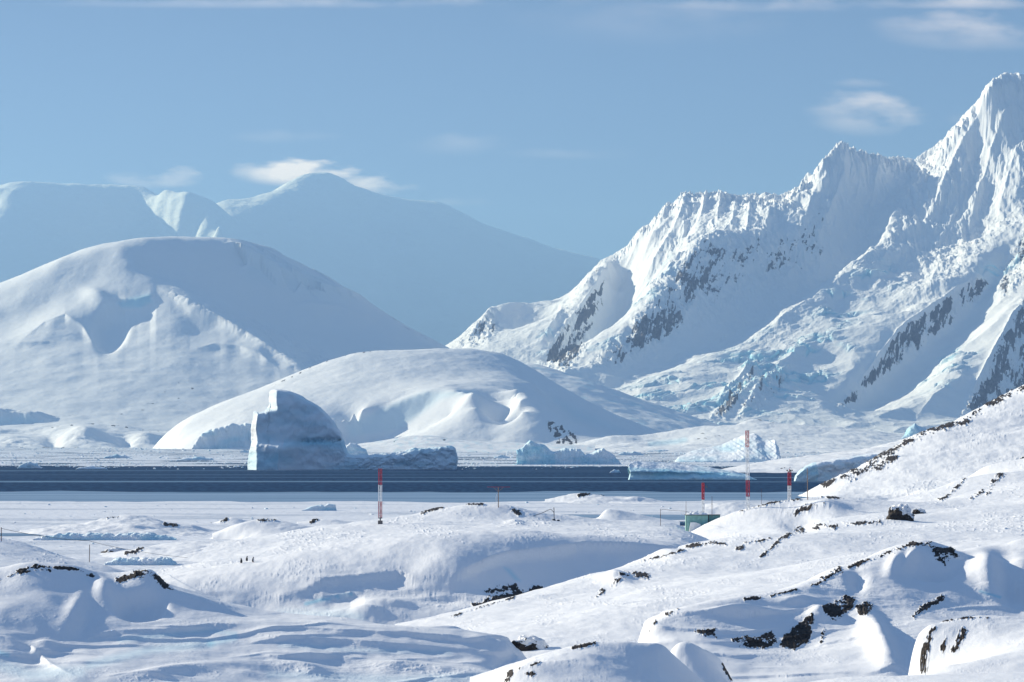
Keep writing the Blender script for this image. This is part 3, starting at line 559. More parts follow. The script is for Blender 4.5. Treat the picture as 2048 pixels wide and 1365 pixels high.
def plateau():          # the wide snow plateau in the middle distance
    L = Land([[(300, 1150, 610), (360, 1122, 630), (415, 1096, 650), (480, 1077, 670), (560, 1063, 690), (620, 1054, 700), (700, 1051, 710), (760, 1049, 715), (800, 1043, 720), (840, 1028, 720), (880, 1015, 715), (920, 1010, 712), (960, 1008, 710), (1000, 1012, 706), (1020, 1018, 704), (1040, 1027, 702), (1080, 1037, 700),
               (1110, 1042, 700), (1170, 1046, 705), (1240, 1049, 710), (1300, 1047, 715), (1350, 1052, 715), (1400, 1064, 715), (1470, 1075, 715), (1600, 1090, 715)],
              [(200, 1180, 720), (500, 1120, 800), (900, 1075, 800), (1000, 1070, 800), (1200, 1090, 800), (1500, 1110, 800)],
              [(300, 1165, 540), (420, 1130, 560), (600, 1100, 580), (760, 1085, 600), (900, 1065, 610), (1000, 1062, 610), (1150, 1068, 610), (1300, 1070, 610), (1450, 1085, 610)],
              [(250, 1185, 470), (400, 1160, 470), (600, 1130, 480), (780, 1115, 490), (900, 1100, 500), (1000, 1090, 500), (1150, 1080, 520), (1300, 1080, 530), (1450, 1095, 530)],
              # the drift edge and the hollow under it
              [(300, 1200, 424), (430, 1192, 424), (520, 1188, 424), (600, 1178, 424), (640, 1163, 425), (732, 1150, 427), (800, 1146, 428), (850, 1150, 426), (900, 1146, 426), (940, 1136, 428), (977, 1119, 433), (1015, 1110, 438), (1091, 1102, 446), (1166, 1092, 455), (1264, 1092, 460), (1350, 1100, 462), (1480, 1130, 462)],
              [(300, 1240, 420), (430, 1228, 420), (520, 1222, 420), (600, 1204, 421), (640, 1190, 422), (732, 1172, 424.5), (790, 1172, 425), (850, 1188, 423), (900, 1205, 421), (940, 1175, 424), (980, 1146, 430), (1020, 1134, 435), (1091, 1122, 443), (1166, 1112, 452), (1264, 1110, 457), (1350, 1116, 459), (1480, 1150, 459)],
              [(400, 1275, 411), (520, 1258, 412), (640, 1240, 414), (700, 1222, 417), (740, 1205, 419), (800, 1215, 417), (860, 1232, 414), (940, 1218, 416), (1010, 1195, 423), (1080, 1172, 434), (1200, 1146, 446), (1300, 1140, 450), (1480, 1190, 450)],
              [(300, 1330, 402), (600, 1300, 403), (800, 1285, 405), (1000, 1260, 412), (1150, 1220, 425), (1300, 1200, 436), (1480, 1250, 436)],
              [(300, 1420, 385), (600, 1400, 385), (800, 1390, 388), (1000, 1360, 396), (1300, 1300, 420), (1480, 1330, 420)]],
             (280, 1480), (385, 800), (860, 660), 2.0, step=22, coarse=2); L.sink(None, (170, 3.0))
    L.drifts(6.0, 22, sstep(1120, 1170, L.V), 2.0)
    L.detail(60, 0.5, 4, seed=1.0); skin(L, 1.3)
    tr = sstep(0.1, 0.6, fbm(L.X / 14, L.D / 30, 3, seed=31)) * sstep(1150, 1090, L.V)
    L.detail(3.0, 0.10, 3, seed=12, mask=tr, rid=True)
    L.bump(1030, 1046, 16, 4, 0.6); L.bump(700, 1235, 90, 14, 1.0); L.bump(770, 1210, 60, 10, 0.8)
    L.lip([(540, 1200, 0), (610, 1181, .5), (650, 1163, .7), (740, 1152, .8), (800, 1148, .8), (826, 1156, .3), (840, 1160, 0)], 5, 24, 0.3)
    L.lip([(900, 1158, 0), (945, 1136, .8), (980, 1119, 1.1), (1020, 1109, 1.2), (1095, 1101, 1.2), (1166, 1091, 1.2), (1264, 1091, 1.1), (1340, 1096, .6), (1400, 1100, 0)], 5, 26, 0.3)
    L.lip([(600, 1185, 0), (660, 1196, .7), (700, 1190, .8), (730, 1188, 0)], 3, 20)
    L.ice += L.line_mask([(612, 1208), (650, 1198), (702, 1189)], 7) * 0.9
    L.ice += L.poly([(1008, 1135), (1020, 1140), (1040, 1162), (1030, 1160)], 6) * 0.7
    L.ice += L.line_mask([(560, 1232), (640, 1230), (720, 1235)], 22) * 0.25
    outcrop(L, [(955, 1210), (985, 1200), (1010, 1195), (1050, 1185), (1080, 1176)], 13, 1.6, 1.0, 0.6, 0.12)
    outcrop(L, [(978, 1185), (1000, 1178), (1030, 1172)], 9, 1.2, 0.5, 0.6, 0.2)
    outcrop(L, [(845, 1026), (870, 1017), (885, 1014)], 5, 3, 0.4, 0.5, 0.3); outcrop(L, [(930, 1010), (965, 1009)], 3, 3, 0.3)
    outcrop(L, [(1024, 1019), (1040, 1027)], 6, 2, 1.2, 0.4, 0.5)
    return L
P = plateau(); P.build("snow_field", M_mid)

def left_bank():        # shaded bank at the left edge
    L = Land([[(-250, 1055, 430), (-100, 1068, 425), (0, 1081, 420), (60, 1096, 418), (102, 1112, 416), (160, 1124, 414), (208, 1134, 412), (272, 1149, 410), (340, 1175, 408), (420, 1200, 406)],
              [(-250, 1110, 480), (0, 1130, 470), (200, 1180, 460), (420, 1240, 450)],
              [(-250, 1120, 370), (0, 1130, 370), (100, 1145, 370), (200, 1165, 368), (300, 1185, 366), (420, 1215, 366)],
              [(-250, 1260, 290), (0, 1260, 290), (200, 1270, 290), (420, 1290, 290)]], (-280, 440), (285, 490), (480, 260), 2.5)
    L.detail(40, 0.25, 4, seed=8); skin(L, 1.0); return L
LB = left_bank(); LB.build("snow_bank", M_mid)

def hut_slope():        # the slope that carries the hut and masts and climbs to the right
    L = Land([[(1330, 1110, 690), (1395, 1066, 690), (1440, 1046, 690), (1480, 1024, 695), (1530, 1010, 700), (1560, 1004, 702), (1600, 1000, 705), (1640, 995, 710), (1700, 1000, 715), (1760, 1006, 720), (1820, 1012, 730), (1858, 1010, 750), (1880, 998, 770), (1904, 982, 790), (1929, 955, 815), (1966, 936, 850), (2011, 934, 880), (2048, 928, 900), (2150, 915, 930), (2300, 900, 960)],
              [(1330, 1120, 760), (1600, 1030, 800), (1800, 1040, 830), (1950, 985, 930), (2300, 940, 1020)],
              [(1420, 1080, 620), (1500, 1060, 620), (1600, 1045, 625), (1700, 1035, 640), (1800, 1035, 650), (1900, 1025, 680), (1980, 985, 730), (2048, 968, 760), (2300, 950, 800)],
              # the rocky step across it
              [(1380, 1093, 560), (1450, 1082, 560), (1520, 1083, 560), (1570, 1072, 560), (1620, 1063, 560), (1680, 1056, 565), (1740, 1048, 570), (1780, 1040, 575), (1850, 1046, 575), (1950, 1030, 590), (2048, 1010, 610), (2300, 985, 640)],
              [(1380, 1105, 530), (1450, 1096, 530), (1520, 1097, 530), (1570, 1088, 530), (1640, 1078, 530), (1740, 1064, 535), (1820, 1062, 535), (1950, 1050, 545), (2048, 1035, 560), (2300, 1015, 580)],
              # the left edge of the bright slope
              [(800, 1275, 330), (860, 1249, 340), (950, 1218, 355), (1050, 1190, 375), (1130, 1165, 395), (1200, 1146, 420), (1260, 1128, 450), (1320, 1112, 490), (1370, 1097, 520)],
              [(860, 1290, 400), (1050, 1240, 440), (1200, 1190, 480), (1300, 1150, 530)],
              [(950, 1260, 315), (1050, 1235, 325), (1150, 1205, 340), (1250, 1180, 355), (1350, 1160, 370), (1500, 1135, 400), (1650, 1112, 420), (1800, 1085, 445), (1950, 1075, 450), (2048, 1062, 470), (2300, 1050, 480)],
              [(1000, 1300, 275), (1100, 1290, 277), (1200, 1275, 282), (1300, 1245, 290), (1400, 1205, 305), (1500, 1180, 320), (1600, 1165, 325), (1700, 1130, 340), (1800, 1105, 350), (1950, 1110, 350), (2048, 1090, 360), (2300, 1080, 370)],
              [(800, 1420, 240), (1000, 1420, 240), (1300, 1480, 240), (1600, 1480, 240), (2000, 1480, 240), (2300, 1480, 240)]],
             (790, 2320), (232, 1020), (1000, 760), 3.0, step=28)
    L.detail(50, 0.4, 4, seed=5.0); skin(L, 1.2)
    tr = sstep(-0.1, 0.5, fbm(L.X / 12, L.D / 30, 3, seed=41)) * L.poly([(1700, 1080), (2100, 1010), (2100, 1075), (1850, 1090)], 20)
    L.detail(2.6, 0.16, 3, seed=13, mask=tr, rid=True)
    L.bump(1650, 1018, 40, 12, 1.6); L.bump(1600, 1050, 30, 12, -1.0); L.bump(1230, 1160, 30, 10, 1.0); L.bump(1330, 1108, 40, 8, 0.5)
    for l, r in (([(1590, 1030), (1600, 1020), (1630, 1012), (1660, 1010)], 7), ([(1560, 1082), (1590, 1064), (1605, 1060)], 9), ([(1630, 1056), (1650, 1052), (1670, 1056)], 8), ([(1690, 1050), (1720, 1048), (1760, 1044)], 6),
                 ([(1370, 1096), (1420, 1086), (1450, 1088)], 5), ([(1470, 1100), (1485, 1096)], 7), ([(1490, 1085), (1515, 1084), (1540, 1078)], 5), ([(1225, 1172), (1245, 1152), (1270, 1148), (1295, 1152)], 9), ([(1195, 1196), (1205, 1182)], 8),
                 ([(1520, 1115), (1540, 1100), (1555, 1085)], 5), ([(1480, 1024), (1500, 1018), (1545, 1006), (1600, 1000)], 3), ([(1860, 1012), (1900, 990), (1930, 958)], 5), ([(1975, 985), (1992, 955), (2005, 950)], 9), ([(1940, 998), (1965, 985)], 5),
                 ([(1640, 995), (1700, 999)], 3), ([(900, 1236), (960, 1216), (1030, 1196)], 3), ([(1290, 1122), (1330, 1112), (1370, 1100)], 4)):
        outcrop(L, l, r, 2.2, 0.9, 0.55, -0.06)
    return L
HS = hut_slope(); HS.build("snow_slope", M_mid)

def crag():             # snow-plastered crag in front of the bright slope, right
    L = Land([[(1270, 1330, 256), (1285, 1292, 257), (1297, 1262, 258), (1312, 1243, 259), (1341, 1227, 260), (1390, 1215, 261), (1432, 1206, 262), (1500, 1196, 264), (1550, 1190, 266), (1597, 1181, 268), (1643, 1163, 271), (1676, 1140, 274), (1720, 1124, 277), (1771, 1107, 280), (1813, 1091, 283), (1862, 1086, 285), (1904, 1098, 285), (1937, 1123, 284), (1970, 1112, 286), (2000, 1094, 288), (2048, 1082, 291), (2150, 1067, 295), (2300, 1062, 300)],
              [(1270, 1360, 280), (1400, 1275, 290), (1600, 1240, 300), (1800, 1160, 312), (1937, 1170, 312), (2048, 1140, 318), (2300, 1120, 325)],
              [(1310, 1262, 257), (1360, 1246, 258), (1432, 1232, 259.5), (1500, 1222, 261.5), (1560, 1216, 263), (1600, 1206, 265), (1650, 1190, 268), (1700, 1165, 271), (1771, 1140, 275), (1830, 1122, 278), (1880, 1122, 279), (1937, 1146, 278), (2000, 1130, 281), (2048, 1112, 285), (2300, 1100, 292)],
              # foot of the face
              [(1300, 1300, 254), (1350, 1288, 254), (1400, 1276, 254.5), (1450, 1282, 254.5), (1500, 1290, 254.5), (1560, 1297, 254.5), (1610, 1294, 255), (1650, 1283, 256.5), (1700, 1266, 259), (1760, 1250, 262), (1820, 1238, 264.5), (1880, 1213, 269), (1937, 1195, 272), (2000, 1205, 273), (2048, 1200, 276), (2300, 1190, 282)],
              [(1300, 1345, 247), (1400, 1310, 249), (1500, 1322, 248.5), (1600, 1326, 248.5), (1700, 1310, 250), (1800, 1278, 255), (1900, 1255, 260), (2000, 1250, 263), (2048, 1255, 265), (2300, 1250, 270)],
              [(1270, 1420, 236), (1500, 1385, 238), (1700, 1372, 240), (1900, 1340, 246), (2048, 1330, 250), (2300, 1330, 254)],
              [(1270, 1520, 222), (1700, 1480, 224), (2048, 1450, 230), (2300, 1450, 232)]],
             (1262, 2320), (222, 325), (900, 700), 0.8, step=20, coarse=2); L.sink((40, 2.0))
    L.detail(14, 0.35, 4, seed=2.0); skin(L, 0.8)
    L.drifts(6.0, 24, sstep(1180, 1230, L.V), 9.0)
    L.bump(1870, 1130, 50, 22, -1.4); L.bump(1760, 1290, 60, 24, 1.0, 60); L.bump(1640, 1230, 24, 12, 0.5); L.bump(1480, 1225, 60, 8, 0.6); L.bump(1600, 1205, 40, 8, 0.5)
    L.bump(1980, 1150, 26, 40, 1.0, -30); L.bump(2020, 1160, 22, 40, -1.2, -20); L.bump(1790, 1135, 16, 26, 0.6, 30); L.bump(1820, 1125, 12, 26, 0.5, 30); L.bump(1715, 1160, 18, 22, -0.5)
    for q, k in (([(1380, 1262), (1430, 1258), (1432, 1276), (1400, 1272)], .05), ([(1465, 1280), (1490, 1270), (1515, 1279), (1544, 1262), (1556, 1290), (1523, 1299), (1473, 1292)], .2), ([(1570, 1270), (1597, 1250), (1624, 1229), (1628, 1243), (1616, 1283), (1589, 1300), (1562, 1292)], .5),
                 ([(1647, 1214), (1668, 1204), (1689, 1194), (1711, 1198), (1705, 1216), (1686, 1233), (1660, 1245), (1653, 1231)], .42), ([(1711, 1212), (1734, 1204), (1751, 1214), (1736, 1233), (1720, 1229)], .15), ([(1860, 1092), (1905, 1096), (1918, 1112), (1890, 1134), (1872, 1120)], -.02)):
        outcrop(L, q, 0, 1, base=k + 0.16, area=True)
    for l, r, k in (([(1643, 1164), (1660, 1150), (1680, 1142)], 8, .3), ([(1830, 1230), (1860, 1212), (1882, 1196)], 9, .2), ([(1490, 1200), (1520, 1198)], 4, .2), ([(1700, 1134), (1760, 1112), (1820, 1090), (1862, 1087)], 6, .22), ([(1297, 1262), (1312, 1244)], 4, .3), ([(1643, 1286), (1648, 1262)], 6, .3), ([(1335, 1230), (1355, 1220)], 6, .25), ([(1540, 1194), (1640, 1168)], 4, .12)):
        outcrop(L, l, r, 0.9, base=k - 0.17)
    L.ice += L.line_mask([(1960, 1183), (2000, 1195)], 5) * 0.8
    return L
CR = crag(); CR.build("snow_crag", M_near)

def front_left():       # the big drifted mound along the lower left
    L = Land([[(-250, 1200, 236), (-80, 1185, 236), (0, 1165, 237), (38, 1145, 238), (68, 1134, 239), (113, 1135, 240), (151, 1140, 240), (177, 1150, 240), (206, 1162, 240), (232, 1164, 240), (257, 1151, 241), (283, 1146, 241), (313, 1152, 241), (328, 1171, 241), (355, 1186, 240), (415, 1207, 240), (490, 1226, 240), (566, 1238, 240), (650, 1243, 240), (751, 1250, 240), (864, 1256, 240), (940, 1262, 240), (996, 1270, 240), (1020, 1279, 240), (1034, 1300, 239.5), (1044, 1330, 239), (1080, 1400, 238), (1150, 1450, 238)],
              [(-250, 1270, 262), (0, 1240, 262), (120, 1215, 262), (300, 1225, 262), (500, 1290, 262), (800, 1310, 262), (1150, 1480, 262)],
              [(-100, 1205, 233.0), (0, 1195, 233.5), (80, 1182, 235.0), (150, 1178, 236.5), (200, 1180, 237.0), (330, 1200, 237.5), (400, 1220, 237.5), (480, 1236, 237.5)],
              [(-100, 1240, 229.0), (0, 1232, 229.0), (60, 1238, 229.0), (120, 1250, 229.0), (160, 1258, 229.0), (230, 1248, 231.0), (300, 1246, 232.0), (360, 1238, 233.5), (430, 1240, 234.5), (480, 1247, 234.5), (566, 1253, 235.0), (700, 1259, 235.0), (850, 1267, 235.0), (960, 1276, 235.0), (1006, 1288, 235.5)],
              # foot of the drift
              [(-100, 1310, 223.6), (0, 1306, 223.6), (60, 1320, 223.6), (120, 1312, 224.1), (180, 1298, 225.1), (260, 1292, 226.6), (330, 1288, 228.1), (420, 1282, 230.1), (500, 1280, 231.1), (600, 1292, 230.6), (700, 1302, 230.6), (850, 1312, 230.6), (960, 1318, 231.1), (1020, 1330, 232.1)],
              [(-250, 1385, 215.0), (0, 1375, 216.0), (120, 1350, 218.5), (250, 1335, 220.5), (400, 1330, 223.0), (500, 1335, 224.0), (650, 1345, 224.0), (850, 1352, 224.5), (1000, 1356, 226.0)],
              [(-250, 1440, 209.0), (0, 1430, 210.0), (300, 1395, 214.0), (600, 1400, 217.0), (1000, 1405, 220.0), (1150, 1430, 222.0)],
              [(-250, 1540, 199.0), (600, 1520, 201.0), (1150, 1540, 204.0)]],
             (-280, 1160), (200, 262), (1000, 660), 0.9, step=20, coarse=2)
    L.drifts(7.0, 26, sstep(1225, 1265, L.V) * sstep(1500, 1400, L.V), 4.0)
    L.bump(208, 1182, 22, 16, 0.5, 20); L.bump(282, 1208, 44, 24, -1.1, 0, 4)
    L.detail(12, 0.28, 4, seed=9.4); skin(L, 0.7)
    L.lip([(140, 1285, 0), (230, 1262, .2), (330, 1262, .36), (420, 1250, .3), (520, 1250, 0)], 6, 34, 0.35)
    L.lip([(470, 1252, 0), (600, 1258, .2), (700, 1264, .28), (900, 1273, .24), (1010, 1285, 0)], 4, 16, 0.4)
    L.lip([(490, 1266, 0), (560, 1276, .3), (640, 1282, .36), (760, 1288, .3), (900, 1298, .2), (1010, 1306, 0)], 5, 22, 0.45)
    L.lip([(500, 1306, 0), (556, 1318, .4), (620, 1312, .4), (690, 1318, .3), (790, 1322, 0)], 6, 22, 0.5)
    L.lip([(-60, 1268, 0), (10, 1278, .3), (60, 1300, .38), (100, 1330, .25), (150, 1352, 0)], 6, 26, 0.5)
    L.bump(150, 1215, 14, 36, 0.2, 30); L.bump(172, 1246, 16, 36, -0.15, 30); L.bump(90, 1296, 26, 12, 0.35); L.bump(1012, 1316, 24, 14, -0.4, -40)
    L.bump(600, 1338, 60, 10, 0.4, 8); L.bump(820, 1335, 90, 8, 0.35, 4); L.bump(330, 1345, 90, 9, 0.35, -8)
    L.ice += L.line_mask([(420, 1288), (470, 1276)], 12) * 0.5 + L.line_mask([(-20, 1300), (15, 1310)], 9) * 0.7 + L.line_mask([(180, 1330), (300, 1300), (420, 1288)], 16) * 0.35 + L.line_mask([(0, 1330), (60, 1350), (160, 1345)], 24) * 0.3
    L.ice += L.line_mask([(240, 1280), (420, 1262), (470, 1268)], 10) * 0.35 + L.line_mask([(560, 1290), (700, 1300), (900, 1306)], 10) * 0.22
    L.ice += L.line_mask([(540, 1350), (800, 1360), (1000, 1352)], 16) * 0.25
    for l, r, k in (([(-20, 1170), (20, 1152), (60, 1135), (110, 1136), (145, 1139), (185, 1152)], 5, .36), ([(40, 1148), (75, 1140), (100, 1142)], 4, .3), ([(236, 1163), (262, 1152), (275, 1147)], 8, .36), ([(275, 1147), (300, 1150), (322, 1162), (330, 1172)], 9, .48), ([(330, 1176), (355, 1186)], 4, .3)):
        outcrop(L, l, r, 0.8, 0.3, 0.5, k - 0.2)
    return L
FL = front_left(); FL.build("snow_mound", M_near)

def small_mound(sk, foot, back, u, D, n, detail=0.15, rocks=(), left=None):
    L = Land([sk, foot, back], u, D, n, 0.9, step=16); L.sink(left); L.detail(8, detail, 4, seed=u[0]); skin(L, 0.6)
    for l, r, k in rocks: outcrop(L, l, r, 0.7, 0.35, 0.5, k - 0.15)
    L.build("snow_mound", M_near); return L
small_mound([(960, 1420, 186), (1005, 1368, 186), (1034, 1338, 187), (1079, 1325, 188), (1110, 1310, 190), (1140, 1299, 191), (1189, 1288, 192), (1250, 1287, 193), (1300, 1289, 194), (1326, 1294, 194), (1346, 1312, 194), (1378, 1343, 194), (1400, 1372, 193), (1440, 1430, 192)],
            [(940, 1480, 160), (1100, 1440, 160), (1250, 1420, 160), (1400, 1450, 160), (1480, 1500, 160)], [(950, 1450, 215), (1150, 1380, 218), (1300, 1375, 220), (1450, 1460, 215)],
            (940, 1480), (158, 222), (420, 240), rocks=(([(1010, 1365), (1022, 1345)], 7, .36), ([(1050, 1350), (1064, 1348)], 7, .3), ([(1040, 1338), (1080, 1326)], 4, .25), ([(1145, 1297), (1190, 1288)], 4, .38)))
small_mound([(1300, 1400, 205), (1330, 1330, 205), (1360, 1302, 206), (1400, 1300, 207), (1430, 1311, 207), (1448, 1332, 207), (1466, 1366, 207), (1500, 1420, 206)],
            [(1280, 1480, 190), (1400, 1420, 190), (1520, 1480, 190)], [(1300, 1400, 222), (1400, 1360, 222), (1500, 1420, 222)], (1280, 1520), (188, 224), (220, 160), 0.1,
            rocks=(([(1446, 1328), (1456, 1350), (1464, 1362)], 5, .45),))
small_mound([(1800, 1420, 206), (1838, 1356, 206), (1845, 1300, 207), (1862, 1257, 208), (1904, 1240, 209), (1954, 1233, 210), (2007, 1243, 211), (2048, 1256, 212), (2150, 1275, 214), (2300, 1300, 216)],
            [(1780, 1430, 190), (1850, 1362, 194), (1900, 1330, 196), (1990, 1315, 196), (2048, 1325, 194), (2300, 1350, 190)], [(1810, 1420, 224), (1900, 1320, 226), (2050, 1320, 228), (2300, 1360, 228)],
            (1780, 2320), (186, 230), (480, 260), 0.14, rocks=(([(1846, 1345), (1848, 1310), (1856, 1280)], 9, .5), ([(1885, 1300), (1890, 1280)], 8, .42), ([(1905, 1300), (1915, 1290), (1930, 1262)], 9, .40), ([(1880, 1243), (1930, 1237), (1975, 1236)], 3, .36), ([(1860, 1265), (1870, 1256)], 5, .3)), left=(66, 6))
small_mound([(1560, 1372, 178), (1700, 1358, 178), (1850, 1354, 178), (2048, 1346, 178), (2300, 1340, 178)], [(1500, 1460, 150), (1900, 1440, 150), (2320, 1430, 150)], [(1500, 1420, 192), (1900, 1400, 192), (2320, 1390, 192)], (1500, 2320), (148, 194), (420, 140), 0.05)


# ------------------------------------------------------------------ low islands along the far shore
def far_islands():
    L = Land([[(-200, 870, 10100), (-60, 856, 10150), (0, 858, 10150), (40, 869, 10100), (70, 866, 10100), (120, 852, 10150), (170, 847, 10200), (230, 850, 10200), (270, 856, 10150), (300, 866, 10100), (330, 864, 10100), (350, 862, 10100), (400, 880, 10100), (480, 905, 10100)],
              [(-200, 905, 10500), (100, 890, 10500), (480, 910, 10500)],
              [(-200, 885, 9900), (0, 884, 9850), (60, 886, 9820), (150, 872, 9850), (200, 868, 9850), (240, 884, 9850), (300, 884, 9850), (400, 896, 9850)],
              [(-200, 897, 9600), (0, 897, 9600), (200, 897, 9600), (400, 897, 9600)], [(-200, 902, 9000), (400, 902, 9000)]], (-220, 490), (9000, 10600), (420, 220), 15)
    L.detail(70, 3, 4, seed=3); L.bump(165, 872, 34, 14, 22); L.bump(30, 884, 44, 8, 14); L.bump(108, 884, 16, 10, -16); L.bump(290, 878, 30, 10, 12); L.bump(250, 886, 16, 10, -12)
    n = fbm(L.X / 18, L.Z / 6, 4, seed=4); L.rock += L.line_mask([(100, 856), (170, 848), (240, 852), (300, 864), (350, 862)], 5) * (0.25 + 0.6 * n); L.rock += L.line_mask([(0, 895), (350, 896)], 3) * (0.2 + 0.6 * n)
    L.build("snow_island", M_hill)
    L = Land([[(-260, 840, 10900), (-60, 826, 10900), (0, 824, 10900), (60, 826, 10900), (90, 838, 10880), (130, 860, 10850)], [(-260, 860, 10860), (0, 858, 10860), (80, 862, 10850)], [(-260, 870, 11200), (130, 880, 11200)], [(-260, 896, 10600), (130, 896, 10600)]],
             (-270, 140), (10580, 11250), (240, 140), 8)
    L.detail(40, 4, 4, seed=13); L.ice += L.poly([(-260, 840), (60, 832), (95, 850), (60, 862), (-260, 862)], 8) * 0.4; L.build("ice_cliff", M_hill)
    L = Land([[(640, 905, 6700), (690, 893, 6750), (740, 889, 6750), (790, 878, 6800), (830, 872, 6800), (880, 873, 6800), (930, 882, 6800), (1000, 887, 6800), (1060, 886, 6800), (1120, 889, 6800), (1200, 893, 6800)],
              [(640, 915, 7100), (900, 892, 7150), (1200, 900, 7100)], [(680, 902, 6500), (760, 896, 6500), (850, 888, 6500), (940, 895, 6500), (1100, 899, 6500), (1200, 900, 6500)],
              [(640, 906, 6200), (900, 904, 6200), (1200, 906, 6200)], [(640, 912, 5600), (1200, 912, 5600)]], (650, 1190), (5600, 7200), (380, 200), 8)
    L.detail(60, 1.6, 5, seed=6); n = fbm(L.X / 14, L.Z / 5, 4, seed=4); L.rock += L.line_mask([(740, 892), (800, 882), (860, 878), (930, 886)], 7) * (0.16 + 0.6 * n); L.ice += sstep(0.1, 0.5, n) * 0.3
    L.build("snow_island", M_hill)
    L = Land([[(1120, 905, 7300), (1170, 892, 7300), (1205, 884, 7350), (1225, 874, 7400), (1255, 872, 7400), (1280, 877, 7400), (1300, 889, 7350), (1330, 886, 7350), (1360, 870, 7400), (1395, 856, 7450), (1420, 851, 7500), (1455, 858, 7500), (1490, 842, 7500), (1515, 836, 7500), (1548, 847, 7500), (1610, 851, 7500), (1680, 856, 7500), (1750, 862, 7500), (1800, 872, 7500), (1860, 880, 7500), (2000, 890, 7500)],
              [(1120, 912, 7700), (1400, 890, 7900), (1700, 885, 7900), (2000, 900, 7900)],
              [(1180, 897, 7100), (1260, 886, 7150), (1330, 894, 7100), (1420, 872, 7150), (1480, 870, 7150), (1530, 866, 7150), (1600, 872, 7150), (1700, 878, 7150), (1800, 886, 7150)],
              [(1300, 898, 6700), (1420, 890, 6800), (1560, 888, 6800), (1680, 893, 6800), (1800, 896, 6800)],
              [(1100, 905, 6200), (1400, 903, 6200), (1600, 904, 6200), (1850, 904, 6200), (2000, 904, 6200)], [(1100, 914, 5400), (2000, 914, 5400)]], (1110, 2010), (5400, 8000), (640, 300), 8)
    L.detail(90, 3.0, 5, seed=7); L.detail(20, 0.6, 3, seed=17)
    n = fbm(L.X / 14, L.Z / 5, 5, seed=9); L.rock += L.poly([(1340, 880), (1400, 858), (1440, 860), (1470, 870), (1420, 885)], 8) * (0.1 + 0.6 * n); L.rock += L.line_mask([(1515, 838), (1548, 848)], 5) * (0.35 + 0.5 * n); L.rock += L.line_mask([(1560, 890), (1700, 898)], 4) * (0.2 + 0.5 * n)
    L.ice += L.line_mask([(1300, 888), (1350, 884), (1370, 880)], 9) * 0.5; L.build("snow_island", M_hill)
    # low shore behind the mast
    L = Land([[(1460, 950, 2430), (1500, 934, 2500), (1560, 920, 2550), (1640, 911, 2600), (1720, 903, 2650), (1790, 890, 2700), (1840, 872, 2750), (1900, 850, 2800), (2000, 830, 2800)],
              [(1460, 960, 2700), (1700, 925, 2900), (2000, 880, 3100)], [(1480, 942, 2400), (1560, 936, 2420), (1640, 930, 2430), (1720, 924, 2450), (1850, 905, 2480), (2000, 890, 2500)],
              [(1440, 947, 2330), (1600, 946, 2330), (1800, 946, 2330), (2000, 946, 2330)], [(1440, 955, 2150), (2000, 955, 2150)]], (1440, 2000), (2150, 3100), (400, 220), 4)
    L.detail(25, 1.0, 4, seed=5); V = L.V; n = fbm(L.U / 12, V / 6, 4, seed=2); L.rock += L.poly([(1590, 945), (1610, 928), (1650, 918), (1640, 935)], 6) * (0.4 + 0.7 * n); L.rock += L.line_mask([(1540, 940), (1580, 935)], 3) * (0.3 + .6 * n)
    L.build("snow_shore", M_hill)
far_islands()

